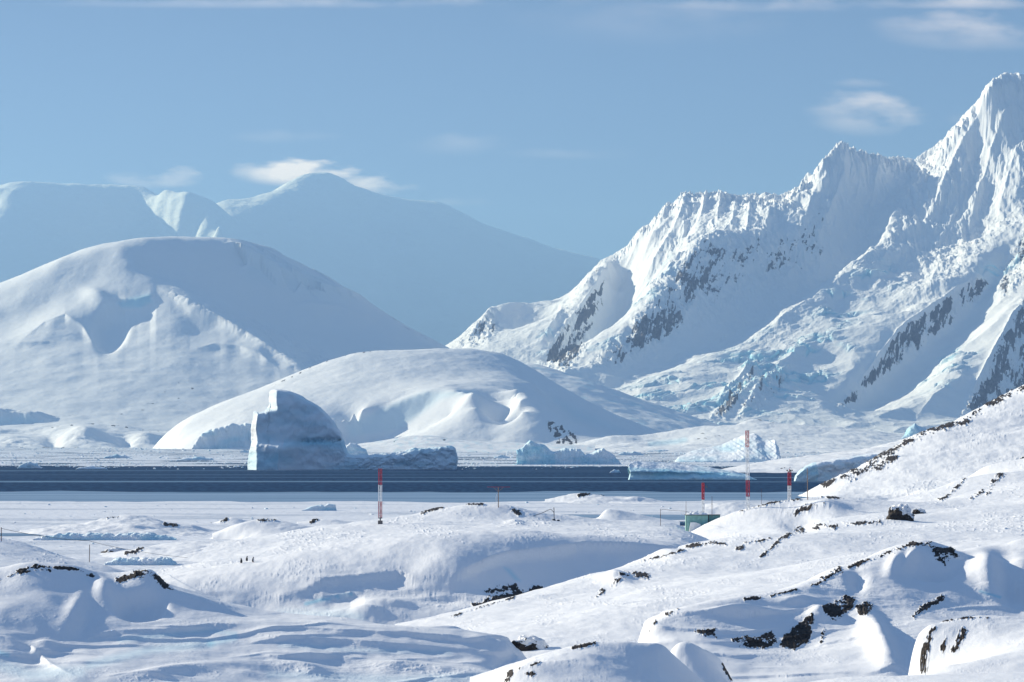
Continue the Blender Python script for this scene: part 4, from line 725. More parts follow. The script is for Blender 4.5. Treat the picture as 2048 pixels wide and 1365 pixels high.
def ice_islets():
    def islet(lines, u, D, n, rocks=(), det=0.3, ice=(), c=1.5):
        L = Land(lines, u, D, n, c, step=14); L.detail(12, det, 4, seed=u[0] * .1); L.detail(3, det * 0.25, 3)
        for l, r, k in rocks: outcrop(L, l, r, 1.2, 0.5, 0.5, k)
        for l, r, k in ice: L.ice += L.line_mask(l, r) * k
        L.build("snow_islet", M_mid); return L
    islet([[(50, 1084, 800), (90, 1062, 805), (130, 1053, 810), (175, 1052, 815), (200, 1042, 820), (220, 1035, 824), (250, 1031, 826), (285, 1033, 828), (320, 1044, 828), (350, 1052, 826), (385, 1049, 826), (410, 1058, 826), (450, 1072, 820)],
           [(50, 1084, 850), (250, 1060, 870), (450, 1078, 860)], [(90, 1074, 792), (140, 1066, 795), (200, 1062, 797), (260, 1052, 802), (300, 1060, 802), (340, 1066, 800), (400, 1068, 800), (450, 1078, 800)],
           [(40, 1088, 770), (250, 1082, 770), (460, 1086, 770)], [(40, 1096, 735), (460, 1096, 735)]], (40, 470), (735, 880), (420, 220), (([(215, 1036), (235, 1032)], 4, .35), ([(330, 1050), (352, 1052)], 4, .3)), 0.5)
    islet([[(400, 1062, 905), (430, 1050, 905), (450, 1040, 908), (470, 1037, 910), (490, 1042, 910), (520, 1052, 905)], [(400, 1066, 940), (520, 1066, 940)], [(400, 1070, 880), (520, 1070, 880)]], (395, 525), (870, 950), (160, 90), (([(400, 1060), (424, 1052)], 5, .4), ([(443, 1044), (452, 1040)], 4, .4)))
    islet([[(440, 1092, 760), (462, 1075, 762), (475, 1055, 764), (495, 1045, 766), (530, 1040, 768), (565, 1043, 770), (595, 1050, 772), (640, 1056, 772), (700, 1064, 770)], [(440, 1095, 800), (550, 1070, 810), (700, 1075, 800)], [(465, 1084, 752), (500, 1075, 750), (560, 1075, 750), (640, 1076, 750)], [(430, 1096, 735), (700, 1092, 735)]],
          (425, 710), (730, 815), (300, 150), (([(515, 1042), (550, 1041)], 3, .35),))
    islet([[(600, 1056, 900), (630, 1044, 905), (650, 1038, 908), (675, 1041, 908), (700, 1049, 905), (740, 1058, 900)], [(600, 1062, 940), (740, 1062, 940)], [(600, 1064, 880), (740, 1064, 880)]], (595, 745), (870, 950), (160, 90), (([(622, 1045), (634, 1041)], 4, .4),))
    islet([[(1100, 1012, 1210), (1120, 1002, 1212), (1138, 992, 1216), (1165, 987, 1220), (1195, 990, 1222), (1225, 995, 1222), (1245, 999, 1220), (1270, 995, 1222), (1300, 1002, 1220), (1340, 1009, 1215)], [(1100, 1013, 1260), (1200, 1004, 1265), (1340, 1012, 1260)], [(1115, 1009, 1195), (1180, 1004, 1196), (1250, 1005, 1196), (1320, 1009, 1195)], [(1095, 1013, 1160), (1340, 1013, 1160)]],
          (1090, 1350), (1150, 1275), (300, 140), (([(1158, 993), (1180, 988)], 4, .5), ([(1205, 990), (1212, 989)], 3, .4)), 0.45)
    islet([[(1150, 1058, 850), (1175, 1044, 855), (1195, 1040, 856), (1205, 1026, 856), (1215, 1021, 857), (1240, 1028, 862), (1262, 1038, 868), (1290, 1036, 872), (1320, 1046, 872), (1350, 1054, 870)], [(1150, 1060, 890), (1240, 1052, 900), (1350, 1058, 900)], [(1165, 1056, 835), (1200, 1050, 838), (1210, 1044, 845), (1260, 1050, 845), (1330, 1056, 840)], [(1140, 1066, 800), (1350, 1066, 800)]],
          (1140, 1360), (795, 905), (280, 150), (), 0.2)
    islet([[(1420, 1030, 1010), (1450, 1012, 1020), (1475, 1004, 1025), (1500, 1006, 1025), (1530, 1010, 1025), (1560, 1020, 1020)], [(1420, 1030, 1060), (1560, 1030, 1060)], [(1420, 1034, 985), (1560, 1034, 985)]], (1410, 1570), (970, 1070), (200, 100), (), 0.5)
    islet([[(190, 1130, 640), (230, 1122, 640), (270, 1108, 645), (290, 1096, 648), (330, 1092, 652), (370, 1086, 656), (420, 1078, 664), (470, 1084, 660)], [(190, 1135, 690), (330, 1110, 700), (470, 1110, 700)], [(200, 1134, 628), (280, 1122, 630), (350, 1114, 632), (420, 1112, 635), (470, 1115, 635)], [(180, 1140, 600), (470, 1140, 600)]],
          (180, 480), (598, 705), (300, 160), (([(272, 1104), (285, 1095)], 4, .45), ([(340, 1078), (352, 1074)], 4, .4), ([(252, 1108), (270, 1106)], 4, .4)), 0.35, (([(205, 1128), (260, 1124), (340, 1120)], 8, .45),))
ice_islets()

# ------------------------------------------------------------------ icebergs
SLAB = [(0, -.04), (0, .10), (.01, .5), (.03, .85), (.12, .97), (.5, 1.0), (.9, .96), (.98, .8), (1, .4), (1, -.04)]
DOME = [(0, -.04), (.0, .15), (.03, .4), (.10, .66), (.25, .88), (.5, 1.0), (.75, .88), (.92, .6), (1, .2), (1, -.04)]
SHELF = [(0, -.04), (0, .2), (.005, .45), (.02, .50), (.3, .72), (.75, 1.0), (.92, .9), (.97, .4), (1, -.04)]
RAMP = [(0, -.04), (0, .06), (.03, .12), (.4, .48), (.85, 1.0), (.93, .9), (.97, .4), (1, -.04)]
def ice_block(name, label, top, vb, thick, sec=SLAB, n=(220, 90), amp=1.0, lam=8.0, shape=None, ice=0.25, icef=None, group=None, mat=None, cat="iceberg", skew=0.0, z0=0.0):
    D = F * (H - z0) / (vb - VH); px = D / F
    p = np.array(top, float); d = np.r_[0, np.cumsum(np.hypot(np.diff(p[:, 0]), np.diff(p[:, 1])))]; t = np.linspace(0, d[-1], n[0])
    u = np.interp(t, d, p[:, 0]); v = np.interp(t, d, p[:, 1])
    q = np.array(sec, float); e = np.r_[0, np.cumsum(np.hypot(np.diff(q[:, 0] * 1.4), np.diff(q[:, 1])))]; r = np.linspace(0, e[-1], n[1])
    yf = np.interp(r, e, q[:, 0]); zf = np.interp(r, e, q[:, 1])
    for _ in range(2):
        yf[1:-1] = (yf[:-2] + 2 * yf[1:-1] + yf[2:]) / 4; zf[1:-1] = (zf[:-2] + 2 * zf[1:-1] + zf[2:]) / 4
    uu = (u - u.min()) / np.ptp(u); T = np.interp(u, *zip(*thick)) if isinstance(thick, list) else thick * (0.22 + 0.78 * np.sin(np.pi * np.clip(uu, 0, 1)) ** 0.5)
    h = (vb - v) * px
    X = ((u - CX) * px)[None] + 0 * yf[:, None]; Z = zf[:, None] * h[None]; Y = D + yf[:, None] * T[None]
    U = u[None] + 0 * Z; V = vb - Z / px; X0 = X + Y * 0.7; Y += skew * (X - X.mean())
    s = hash(label) % 97 if False else len(label) * 3.7
    grow = sstep(-1, amp * 3, Z)
    Y = Y + amp * (fbm(X / lam, Z / lam * 1.2, 5, 0.55, s) + 0.7 * ridged(X / lam / 2.5, Z / lam / 1.6, 3, 0.5, s + 4) - 0.4) * (0.3 + 0.7 * grow)
    X = X + amp * 0.8 * fbm(Y / lam, Z / lam, 4, 0.55, s + 9) * grow; Z = Z + amp * 0.5 * fbm(X0 / lam, Y / lam, 4, 0.5, s + 2) * grow
    if shape: X, Y, Z = shape(X, Y, Z, U, V)
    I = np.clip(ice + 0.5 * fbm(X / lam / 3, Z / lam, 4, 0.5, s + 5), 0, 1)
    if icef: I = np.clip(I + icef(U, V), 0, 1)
    x0, y0 = float(X.mean()), float(Y.mean())
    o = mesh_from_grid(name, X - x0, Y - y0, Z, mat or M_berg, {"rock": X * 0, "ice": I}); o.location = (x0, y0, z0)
    return tag(o, label, cat, group)

def main_shape(X, Y, Z, U, V):
    Y = Y + 20 * np.clip((516 - U) / 22, 0, 1) ** 0.8 + 14 * np.clip((557 - U) / 17, 0, 1) * (1 - sstep(815, 826, V))
    Y = Y - 15 * sstep(884, 893, V) * np.clip((U - 498) / 62, 0, 1) * (1 - sstep(562, 600, U))
    Y = Y + 3.5 * np.exp(-((V - 884 + (U - 600) * 0.05) / 4) ** 2) * sstep(590, 620, U) * (1 - sstep(680, 690, U)) * (1 + fbm(X / 3, Z / 2, 3))
    k = sstep(690, 720, U); Y = Y + k * (0.9 * ridged(X / 9, Z / 6, 4, .55, 3) - .4); Z = Z + k * sstep(2, 6, Z) * 1.1 * fbm(X / 7, Y / 7, 4)
    return X, Y, Z
ice_block("iceberg", "tallest iceberg, domed and blue in shade with a lit prow and a long low tail", [(494, 940), (496, 912), (502, 888), (504, 850), (507, 822), (518, 826), (531, 822), (538, 806), (540, 779), (551, 777), (575, 781), (605, 794), (635, 812), (660, 838), (678, 864), (686, 888), (692, 908), (705, 912), (740, 911), (790, 908), (830, 899), (870, 896), (900, 893), (909, 897), (912, 915), (912, 940)],
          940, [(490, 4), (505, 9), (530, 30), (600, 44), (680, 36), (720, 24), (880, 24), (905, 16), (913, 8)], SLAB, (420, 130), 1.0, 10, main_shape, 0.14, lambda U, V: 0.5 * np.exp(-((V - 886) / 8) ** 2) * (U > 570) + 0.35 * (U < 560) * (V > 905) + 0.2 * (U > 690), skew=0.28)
ice_block("iceberg", "turquoise fluted iceberg with a pointed left end and a lower right hump", [(1033, 930), (1036, 912), (1034, 901), (1048, 893), (1060, 881), (1072, 886), (1088, 890), (1098, 900), (1108, 905), (1130, 897), (1160, 898), (1170, 912), (1186, 906), (1205, 897), (1224, 908), (1238, 922), (1244, 930)],
          930, 26, SLAB, (300, 90), 1.3, 7, lambda X, Y, Z, U, V: (X, Y + 1.6 * ridged(X / 5, Z / 30, 2, .5, 3), Z), 0.35, lambda U, V: 0.35 * (U < 1110), skew=0.1)
ice_block("iceberg", "long flat iceberg with a snowy top and dark blue undercut side on open water", [(1257, 960), (1264, 944), (1258, 928), (1275, 922), (1320, 924), (1360, 928), (1420, 935), (1470, 943), (1500, 951), (1514, 959), (1516, 960)],
          960, [(1250, 10), (1280, 30), (1400, 40), (1516, 20)], SHELF, (300, 100), 0.8, 6, lambda X, Y, Z, U, V: (X, Y + 2.5 * sstep(958, 948, V) * sstep(944, 950, V), Z), 0.0, lambda U, V: 0.7 * sstep(940, 946, V + (U - 1400) * -0.06), skew=0.2)
ice_block("iceberg", "white iceberg tilted into a ramp with ribbed upper edge", [(1352, 925), (1362, 914), (1385, 904), (1410, 897), (1450, 890), (1475, 879), (1500, 869), (1515, 868), (1530, 880), (1552, 882), (1558, 895), (1561, 925)],
          925, 62, RAMP, (240, 90), 1.0, 8, lambda X, Y, Z, U, V: (X, Y, Z + 0.9 * ridged((X + Z * 1.2) / 9, Y / 80, 2, .5, 1) * sstep(1440, 1500, U)), 0.15, skew=-0.35)
ice_block("iceberg", "broad blue iceberg in shade beyond the rocky slope", [(1584, 962), (1588, 950), (1600, 938), (1622, 928), (1650, 922), (1700, 915), (1760, 906), (1820, 900), (1880, 912), (1900, 962)],
          962, 30, SLAB, (240, 90), 1.0, 6, None, 0.12, lambda U, V: 0.5 * (U < 1630), skew=0.5)
ice_block("iceberg", "small blue iceberg with scooped faces frozen into the sea ice", [(603, 1022), (612, 1018), (622, 1014), (634, 1011), (642, 1010), (648, 1013), (655, 1008), (664, 1009), (670, 1010), (673, 1022)], 1022, 5, SLAB, (140, 50), 0.22, 1.6, None, 0.35, None, None, None, "iceberg", 0.1, 0.25)
ice_block("iceberg", "turquoise peaked iceberg behind the crest of the rocky slope", [(1800, 880), (1815, 868), (1826, 852), (1834, 845), (1842, 852), (1856, 856), (1880, 870), (1890, 880)], 905, 60, DOME, (120, 50), 4, 25, None, 0.6)
ice_block("iceberg", "small ribbed iceberg close behind the end of the tallest one's tail", [(690, 918), (693, 893), (700, 886), (712, 888), (722, 896), (732, 900), (738, 918)], 918, 25, SLAB, (120, 50), 1.2, 6, None, 0.4)
ice_block("ice_cliff", "blue shaded ice cliff closing the left end of the middle dome island", [(384, 899), (392, 884), (404, 868), (425, 858), (450, 851), (462, 846), (474, 850), (488, 845), (505, 850), (520, 870), (524, 899)], 899, [(384, 20), (470, 70), (524, 30)], SLAB, (200, 70), 3.2, 22, lambda X, Y, Z, U, V: (X, Y + 9 * ridged(X / 26, Z / 90, 2, .5, 3), Z), 0.18, None, None, M_berg, "ice cliff", 0.35)
bits = [("low rounded bergy bit at the far left edge of the pack ice", 34, 84, 937, 14), ("flat bergy bit beside the dark water's left end", 150, 216, 939, 9), ("bergy bit in the pack ice under the left dome island", 205, 262, 917, 9), ("long low bergy bit left of the tallest iceberg", 355, 430, 921, 9), ("small ice lump drifting close to the tallest iceberg's prow", 478, 500, 906, 9),
        ("white bergy bit afloat just left of the long flat iceberg", 1219, 1242, 946, 8), ("low bergy bit beside the turquoise iceberg's right end", 1232, 1290, 911, 9), ("blue bergy bit in the pack ice between two icebergs", 985, 1022, 917, 8), ("flat floe piece lying left of the ramp iceberg", 1290, 1350, 905, 7)]
for lab, a, b, vb, hh in bits:
    rr = random.Random(a); m = [(a + (b - a) * k / 8, vb - hh * (math.sin(math.pi * k / 8) ** 0.7) * rr.uniform(0.6, 1.0)) for k in range(9)]
    ice_block("bergy_bit", lab, m, vb, (b - a) * 0.3 * sea_dist(vb) / F, DOME, (70, 40), 0.4 * sea_dist(vb) / 2500, 4, None, 0.35, None, "bergy bits in the pack ice", None, "bergy bit")

def rubble(name, label, cat, n, vr, ur, size, z, seed, clump=0.0, dens=None):
    r = np.random.RandomState(seed); v = r.uniform(vr[0], vr[1], n); u = r.uniform(ur[0], ur[1], n)
    if dens is not None:
        keep = dens(u, v) > r.uniform(0, 1, n); u, v = u[keep], v[keep]; n = len(u)
    D = F * (H - z) / (v - VH); px = D / F; w = px * size[0] * (size[1] ** r.uniform(0, 1, n) ** 2.2); d = w * r.uniform(0.7, 1.6, n); h = w * r.uniform(0.08, 0.34, n)
    x = (u - CX) * px; co = np.zeros((n, 8, 3)); ang = np.arange(4) * np.pi / 2 + np.pi / 4
    for k in range(4):
        a = ang[k] + r.uniform(-.5, .5, n); f = r.uniform(0.35, 0.85, n)
        co[:, k] = np.stack([x + w * 0.6 * np.cos(a), D + d * 0.6 * np.sin(a), 0 * x + z - 0.05], -1)
        co[:, k + 4] = np.stack([x + w * 0.6 * f * np.cos(a), D + d * 0.6 * f * np.sin(a), z + h * r.uniform(0.5, 1.1, n)], -1)
    base = np.array([[4, 5, 6, 7], [0, 1, 5, 4], [1, 2, 6, 5], [2, 3, 7, 6], [3, 0, 4, 7]])
    q = (np.arange(n)[:, None, None] * 8 + base[None]).reshape(-1, 4)
    me = bpy.data.meshes.new(name); me.vertices.add(n * 8); me.vertices.foreach_set("co", co.astype(np.float32).ravel()); me.loops.add(q.size); me.loops.foreach_set("vertex_index", q.astype(np.int32).ravel())
    me.polygons.add(len(q)); me.polygons.foreach_set("loop_start", (np.arange(len(q)) * 4).astype(np.int32)); me.update(calc_edges=True)
    t = me.attributes.new("ice", 'FLOAT', 'POINT'); t.data.foreach_set("value", np.repeat(np.clip(r.uniform(-.3, .5, n), 0, 1), 8).astype(np.float32))
    me.materials.append(M_berg); o = bpy.data.objects.new(name, me); scene.collection.objects.link(o); stuff(o, label, cat)
sheet("snow_ground", -120, 120, 50, 300, 2.6, M_near)
rubble("brash_ice", "broken pack ice floating between the icebergs and the far islands", "brash ice", 26000, (896, 939), (-150, 1800), (1.2, 6.0), 0.05, 1, 0, lambda u, v: 0.35 + 0.65 * (fbm(u / 90, v / 5, 3) > -0.1) - 0.9 * (v > 934 + 3 * fbm(u / 40, v * 0, 3)))
rubble("ice_rubble", "small ice lumps scattered over the snowy sea ice", "ice rubble", 1500, (1006, 1110), (-150, 1500), (1.8, 5.0), 0.25, 2, 0, lambda u, v: 0.25 + 0.75 * (fbm(u / 60, v / 8, 3) > 0.1))
def ice_foot(label, u0, u1, vb, h, seed):
    n = 44; r = random.Random(seed); t = [(u0, vb)] + [(u0 + (u1 - u0) * k / n, vb - h * (0.55 + 0.45 * r.random()) * min(1, 0.35 + 4 * k / n, 0.3 + 5 * (1 - k / n))) for k in range(n + 1)] + [(u1, vb)]
    ice_block("ice_wall", label, t, vb, 9, SLAB, (360, 50), 0.5, 1.6, None, 0.35, None, None, M_berg, "ice wall", 0.0, 0.25)
ice_foot("turquoise shaded ice wall along the snowy islet's foot", 66, 352, 1081, 14, 3)
ice_foot("broken turquoise ice wall below the snow capped rock", 208, 352, 1131, 14, 4)
def lead(name, pts, z, mat):
    v = [at(u, vv, F * (H - z) / (vv - VH)) for u, vv in pts]; structure(mesh_raw(name, [(p.x, p.y, z) for p in v], [tuple(range(len(v)))], mat))
lead("thin_ice_patch", [(1030, 1029), (1380, 1030), (1400, 1039), (1330, 1041), (1200, 1037), (1060, 1033)], 0.27, M_thin)
lead("open_lead", [(1290, 1044), (1390, 1043), (1392, 1052), (1300, 1051)], 0.28, bpy.data.materials["sea_water"])
lead("thin_ice_patch", [(-60, 1066), (60, 1067), (90, 1071), (40, 1073), (-60, 1073)], 0.27, M_thin)

# ------------------------------------------------------------------ masts, hut, posts
M_red = plain("red_paint", (0.38, 0.018, 0.04), 0.5, lam=0.4); M_white = plain("white_paint", (0.78, 0.79, 0.80), 0.5, lam=0.4, var=0.08); M_steel = plain("dark_steel", (0.06, 0.06, 0.065), 0.5, 0.4)
M_conc = plain("concrete", (0.16, 0.14, 0.13), 0.9, lam=0.2); M_wood = plain("weathered_wood", (0.30, 0.20, 0.14), 0.8, lam=0.15); M_green = plain("green_wall", (0.28, 0.52, 0.46), 0.6, lam=0.6, var=0.12); M_green2 = plain("dark_green_wall", (0.18, 0.38, 0.34), 0.6, lam=0.6, var=0.12)
M_cable = plain("black_cable", (0.02, 0.02, 0.022), 0.6); M_rust = plain("rusty_post", (0.10, 0.06, 0.05), 0.8)
class MB:
    def __init__(s): s.v = []; s.f = []
    def tube(s, a, b, r, n=6, r2=None):
        a, b = Vector(a), Vector(b); d = (b - a).normalized(); k = d.orthogonal().normalized(); l = d.cross(k); o = len(s.v); r2 = r if r2 is None else r2
        for p, q in ((a, r), (b, r2)):
            for i in range(n):
                t = 2 * math.pi * i / n; s.v.append(p + (k * math.cos(t) + l * math.sin(t)) * q)
        for i in range(n): s.f.append((o + i, o + (i + 1) % n, o + n + (i + 1) % n, o + n + i))
        s.f += [tuple(range(o + n - 1, o - 1, -1)), tuple(range(o + n, o + 2 * n))]; return s
    def path(s, pts, r, n=5):
        for a, b in zip(pts[:-1], pts[1:]): s.tube(a, b, r, n)
        return s
    def box(s, c, d, rz=0.0, top=1.0):
        o = len(s.v); cs, sn = math.cos(rz), math.sin(rz)
        for z, k in ((-.5, 1), (.5, top)):
            for x, y in ((-.5, -.5), (.5, -.5), (.5, .5), (-.5, .5)):
                X, Y = x * d[0] * k, y * d[1] * k; s.v.append(Vector((c[0] + X * cs - Y * sn, c[1] + X * sn + Y * cs, c[2] + z * d[2])))
        s.f += [tuple(o + i for i in q) for q in ((3, 2, 1, 0), (4, 5, 6, 7), (0, 1, 5, 4), (1, 2, 6, 5), (2, 3, 7, 6), (3, 0, 4, 7))]; return s
    def build(s, name, mat, parent=None, smooth=False): return mesh_raw(name, s.v, s.f, mat, smooth, parent)
def lattice(z0, z1, wd, leg, brace, lean=(0, 0)):
    m = MB(); c = [Vector((wd / 1.732 * math.cos(a), wd / 1.732 * math.sin(a), 0)) for a in (math.radians(-150), math.radians(-30), math.radians(90))]
    P = lambda k, z: c[k % 3] + Vector((lean[0] * z, lean[1] * z, z))
    n = max(2, round((z1 - z0) / (wd * 0.95))); h = (z1 - z0) / n
    for k in range(3):
        m.tube(P(k, z0), P(k, z1), leg, 6)
        for i in range(n):
            a, b = z0 + i * h, z0 + (i + 1) * h
            m.tube(P(k, a), P(k + 1, b) if i % 2 else P(k + 1, a), brace, 4); m.tube(P(k + 1, a) if i % 2 == 0 else P(k, b), P(k, b) if i % 2 == 0 else P(k + 1, b), brace, 4)
    return m
def mast(u, v, land, label, secs, wd, leg=0.06, brace=0.03, lean=(0, 0), D=None):
    p = land.find(u, v) if D is None else at(u, v, D)
    t = empty("lattice_mast", p, label, "mast", "red and white lattice masts"); px = p.y / F
    for col, va, vb in secs:
        lattice((v - vb) * px, (v - va) * px, wd, leg, brace, lean).build(("red" if col == "r" else "white") + "_section", M_red if col == "r" else M_white, t)
    return t, p, px
t, p, px = mast(760, 1049, P, "red white red lattice mast on a concrete block at the plateau's edge", [("r", 938, 971), ("w", 971, 1004), ("r", 1004, 1037)], 0.56)
MB().box((0, 0, 0.22), (0.8, 0.8, 0.7)).build("concrete_block", M_conc, t); MB().tube((0, 0, .5), (0, 0, 12 * px), 0.10, 8).box((0, 0, 11.6 * px), (0.66, 0.6, 0.14)).build("pivot", M_steel, t)
t, p, px = mast(1496, 1020, HS, "tallest lattice mast, with two red and two white bands, behind the hut", [("r", 862, 895), ("w", 895, 961), ("r", 961, 994), ("w", 994, 1024)], 0.56, 0.07, 0.028, (-0.012, 0))
MB().tube((-.3, 0, 158 * px), (.25, 0, 158 * px), 0.04).build("top_bracket", M_steel, t)
t, p, px = mast(1578, 1001, HS, "short mast with red top, white foot and a cluster of lamps", [("r", 944, 972), ("w", 972, 1003)], 0.52, 0.085, 0.04)
m = MB()
for a in range(5): m.tube((0, 0, 57 * px), (0.5 * math.cos(a * 1.26), 0.5 * math.sin(a * 1.26), 58.5 * px), 0.035).box((0.5 * math.cos(a * 1.26), 0.5 * math.sin(a * 1.26), 59.5 * px), (0.24, 0.24, 0.24), a * 1.26, 0.7)
m.build("lamp_cluster", M_steel, t); MB().tube((0, 0, 57 * px), (0, 0, 63 * px), 0.06).build("top_rod", M_red, t)
t, p, px = mast(1406, 1036, None, "thin mast with red upper half rising behind the green hut", [("r", 966, 1000), ("w", 1000, 1040)], 0.40, 0.08, 0.03, D=720)
MB().tube((0, 0, 70 * px), (0, 0, 80 * px), 0.03).build("top_rod", M_steel, t); MB().tube((0.2, 0, 63 * px), (0.75, 0, 63.5 * px), 0.03).tube((0.72, 0, 61 * px), (0.72, 0, 64 * px), 0.14, 8, 0.05).build("wind_gauge", M_steel, t)

p = P.find(996, 1017); px = p.y / F
t = empty("antenna_pole", p, "wooden pole with a wide cross bar standing on the snow plateau", "antenna pole")
MB().tube((0, 0, -.3), (0, 0, 41 * px), 0.085, 8, 0.07).build("pole", M_wood, t); MB().tube((-22 * px, 0, 41 * px), (24 * px, 0, 41 * px), 0.045, 6).build("cross_bar", M_red, t)
for q in (-1, 1): MB().tube((0, 0, 31 * px), (q * 10 * px, 0, 40.6 * px), 0.035).build("brace", M_wood, t)
MB().path([(-3.5 * px, 0, 26 * px), (-4.5 * px, 0, 19 * px), (-4 * px, 0, 12 * px)], 0.05).build("insulator_string", M_white, t)
p = HS.find(1615, 1000); px = p.y / F
t = empty("guyed_pole", p, "bare wooden pole held by thin guy wires beside the rocky slope", "pole")
MB().tube((0, 0, -.3), (-0.08, 0, 63 * px), 0.09, 8, 0.06).build("pole", M_wood, t)
for a, b in ((-26, -3), (11, 2), (24, 0), (-13, 5)): MB().tube((-.06, 0, 42 * px), (a * px, b * 0.3, -1 * px), 0.012, 4).build("guy_wire", M_steel, t)

def post(u, va, vb, D, label, r=0.035, lean=0.0, group="thin posts by the hut", mat=None):
    p = at(u, vb, D); px = D / F; o = MB().tube((0, 0, -.4), (lean, 0, (vb - va) * px), r, 6, r * 0.8).tube((lean, 0, (vb - va) * px * 0.55), (lean, 0, (vb - va) * px * 0.62), r * 1.5, 6).build("post", mat or M_rust)
    o.location = p; tag(o, label, "post", group); return p
post(1321, 1018, 1048, 700, "short wire post standing on the snow left of the hut", 0.05)
post(1372, 1003, 1060, 690, "tall thin post against the green hut's left corner", 0.04)
post(1424, 993, 1031, 700, "thin post over the gap between the two green walls", 0.045)
post(1523, 978, 1012, 702, "thin rusty rod between the tallest and the short mast", 0.035)
def cable(pts, r, label, D=None, sag=0.0, name="cable", cat="cable"):
    P3 = []
    for a, b in zip(pts[:-1], pts[1:]):
        for k in range(12):
            t = k / 12; P3.append(at(a[0] * (1 - t) + b[0] * t, a[1] * (1 - t) + b[1] * t + sag * 4 * t * (1 - t), a[2] * (1 - t) + b[2] * t))
    P3.append(at(*pts[-1])); c = P3[0].copy(); o = MB().path([q - c for q in P3], r).build(name, M_cable); o.location = c; tag(o, label, cat); return o
cable([(1321, 1021, 700), (1326, 1019, 700), (1345, 1021.5, 698), (1372, 1023, 690), (1378, 1025, 690)], 0.03, "sagging wire strung from a short post to the hut's corner post")
def bent_post():
    p = P.find(1108, 1042); px = p.y / F; t = empty("wire_post", p, "dark post with a bent pipe arching from it down to the snow", "wire post")
    MB().tube((0, 0, -.2), (-.05, 0, 26 * px), 0.07, 7).build("post", M_steel, t)
    MB().path([(0, 0, 15 * px), (-3 * px, 0, 19 * px), (-6 * px, 0, 22 * px), (-9 * px, 0, 22 * px), (-24 * px, 0, 15 * px), (-40 * px, 0, 9.5 * px), (-53 * px, 0.3, 4 * px)], 0.05).build("bent_pipe", M_steel, t)
    MB().box((-.1, 0, .1), (0.7, 0.5, 0.3), .3, .7).box((0.75, 0, 0), (0.6, 0.4, 0.25), .1, .6).build("footing", M_steel, t)
bent_post()
pa = LB.find(178, 1117); pb = LB.find(2, 1084)
o = MB().tube((0, 0, -.3), (0.05, 0, 35 * pa.y / F), 0.04, 6).build("cable_post", M_rust); o.location = pa; tag(o, "thin post on the shaded bank carrying the sagging cable", "post")
o = MB().tube((0, 0, -.3), (0, 0, 28 * pb.y / F), 0.045, 6).build("cable_post", M_rust); o.location = pb; tag(o, "post at the photo's left edge where the cable starts", "post")
cable([(2, 1057, pb.y), (100, 1075, (pa.y + pb.y) / 2), (178, 1082, pa.y), (260, 1100, 480), (375, 1116, 560)], 0.022, "long dark cable sagging over the snow at the left", sag=1.2)

def hut():
    D = 702; px = D / F; p = at(1394, 1063, D); t = empty("hut", p, "green hut half buried in snow beneath the masts", "hut")
    w_, h_ = 44 * px, 32 * px
    MB().box((0, 1.6, h_ / 2 - .3), (w_, 3.2, h_ + .6)).build("main_wall", M_green, t)
    MB().box((0, 1.5, h_ + 0.05), (w_ + .3, 3.7, 0.12)).build("roof", M_steel, t)
    MB().box((35 * px, 2.4, h_ * 0.55), (24 * px, 2.6, h_ * 0.88)).build("annex_wall", M_green2, t)
    MB().box((35 * px, 2.4, h_ + 0.04), (25 * px, 2.8, 0.08)).build("annex_roof", M_steel, t)
    MB().box((22.8 * px, 0.9, h_ * 0.62), (0.28, 0.2, h_ * 0.75)).build("down_pipe", M_steel, t)
    # porch: a small white gabled box
    a, b, z = -17 * px, 8 * px, 18 * px; d = -1.0; v = [(a, d, -.3), (b, d, -.3), (b - .1, d, z * .8), ((a + b) / 2 + .1, d, z), (a + 0.35, d, z), (a, 0, -.3), (b, 0, -.3), (b - .1, 0, z * .8), ((a + b) / 2 + .1, 0, z), (a + .35, 0, z)]
    mesh_raw("porch", v, [(0, 1, 2, 3, 4), (9, 8, 7, 6, 5), (0, 5, 6, 1), (1, 6, 7, 2), (2, 7, 8, 3), (3, 8, 9, 4), (4, 9, 5, 0)], M_white, False, t)
    L = np.linspace(-1, 1, 40); A, B = np.meshgrid(L, L, indexing='ij'); Zs = (1 - np.abs(A) ** 4) * (1 - np.abs(B) ** 4) * (0.38 + 0.25 * fbm(A * 3, B * 2, 3, seed=4))
    o = mesh_from_grid("roof_snow", A * w_ / 2 * 1.02, 1.5 + B * 1.85, h_ + .1 + Zs, M_mid, {"rock": A * 0, "ice": A * 0}); o.parent = t
hut()

# ------------------------------------------------------------------ rocks that stand clear of the snow
M_rock = snow_mat("bare_rock", 0.8, 0.8, rock_lam=0.7, edge=0.35)
def boulder(label, u, v, land, w_, h_, seed, snow=0.6, D=None):
    p = land.find(u, v) if D is None else at(u, v, D); px = p.y / F; n, k = 72, 48
    A, B = np.meshgrid(np.linspace(0, 2 * np.pi, n), np.linspace(0, np.pi * 0.62, k))
    X = np.cos(A) * np.sin(B); Y = np.sin(A) * np.sin(B); Zz = np.cos(B)
    f = 1 + 0.22 * (fbm(X * 2 + seed, Y * 2 + Zz, 4, .5, seed) + 0.8 * ridged(X * 1.5 + Y, Zz * 1.5 + seed, 3, .5, seed)) * np.sin(B) ** .5
    f[:, -1] = f[:, 0]
    q = 0.9 * fbm(X * 2.5 - seed, Y * 2.5 + Zz * 2, 4, .55, seed + 3); q[:, -1] = q[:, 0]
    cap = sstep(snow - 0.2, snow + 0.2, Zz + 0.45 * q + 0.35 * X)
    o = mesh_from_grid("boulder", X * f * w_ * px / 2, Y * f * w_ * px / 2 * 0.8, (Zz * f) * h_ * px, M_rock, {"rock": 1 - cap, "ice": X * 0})
    o.location = p; tag(o, label, "boulder", "boulders in the snow")
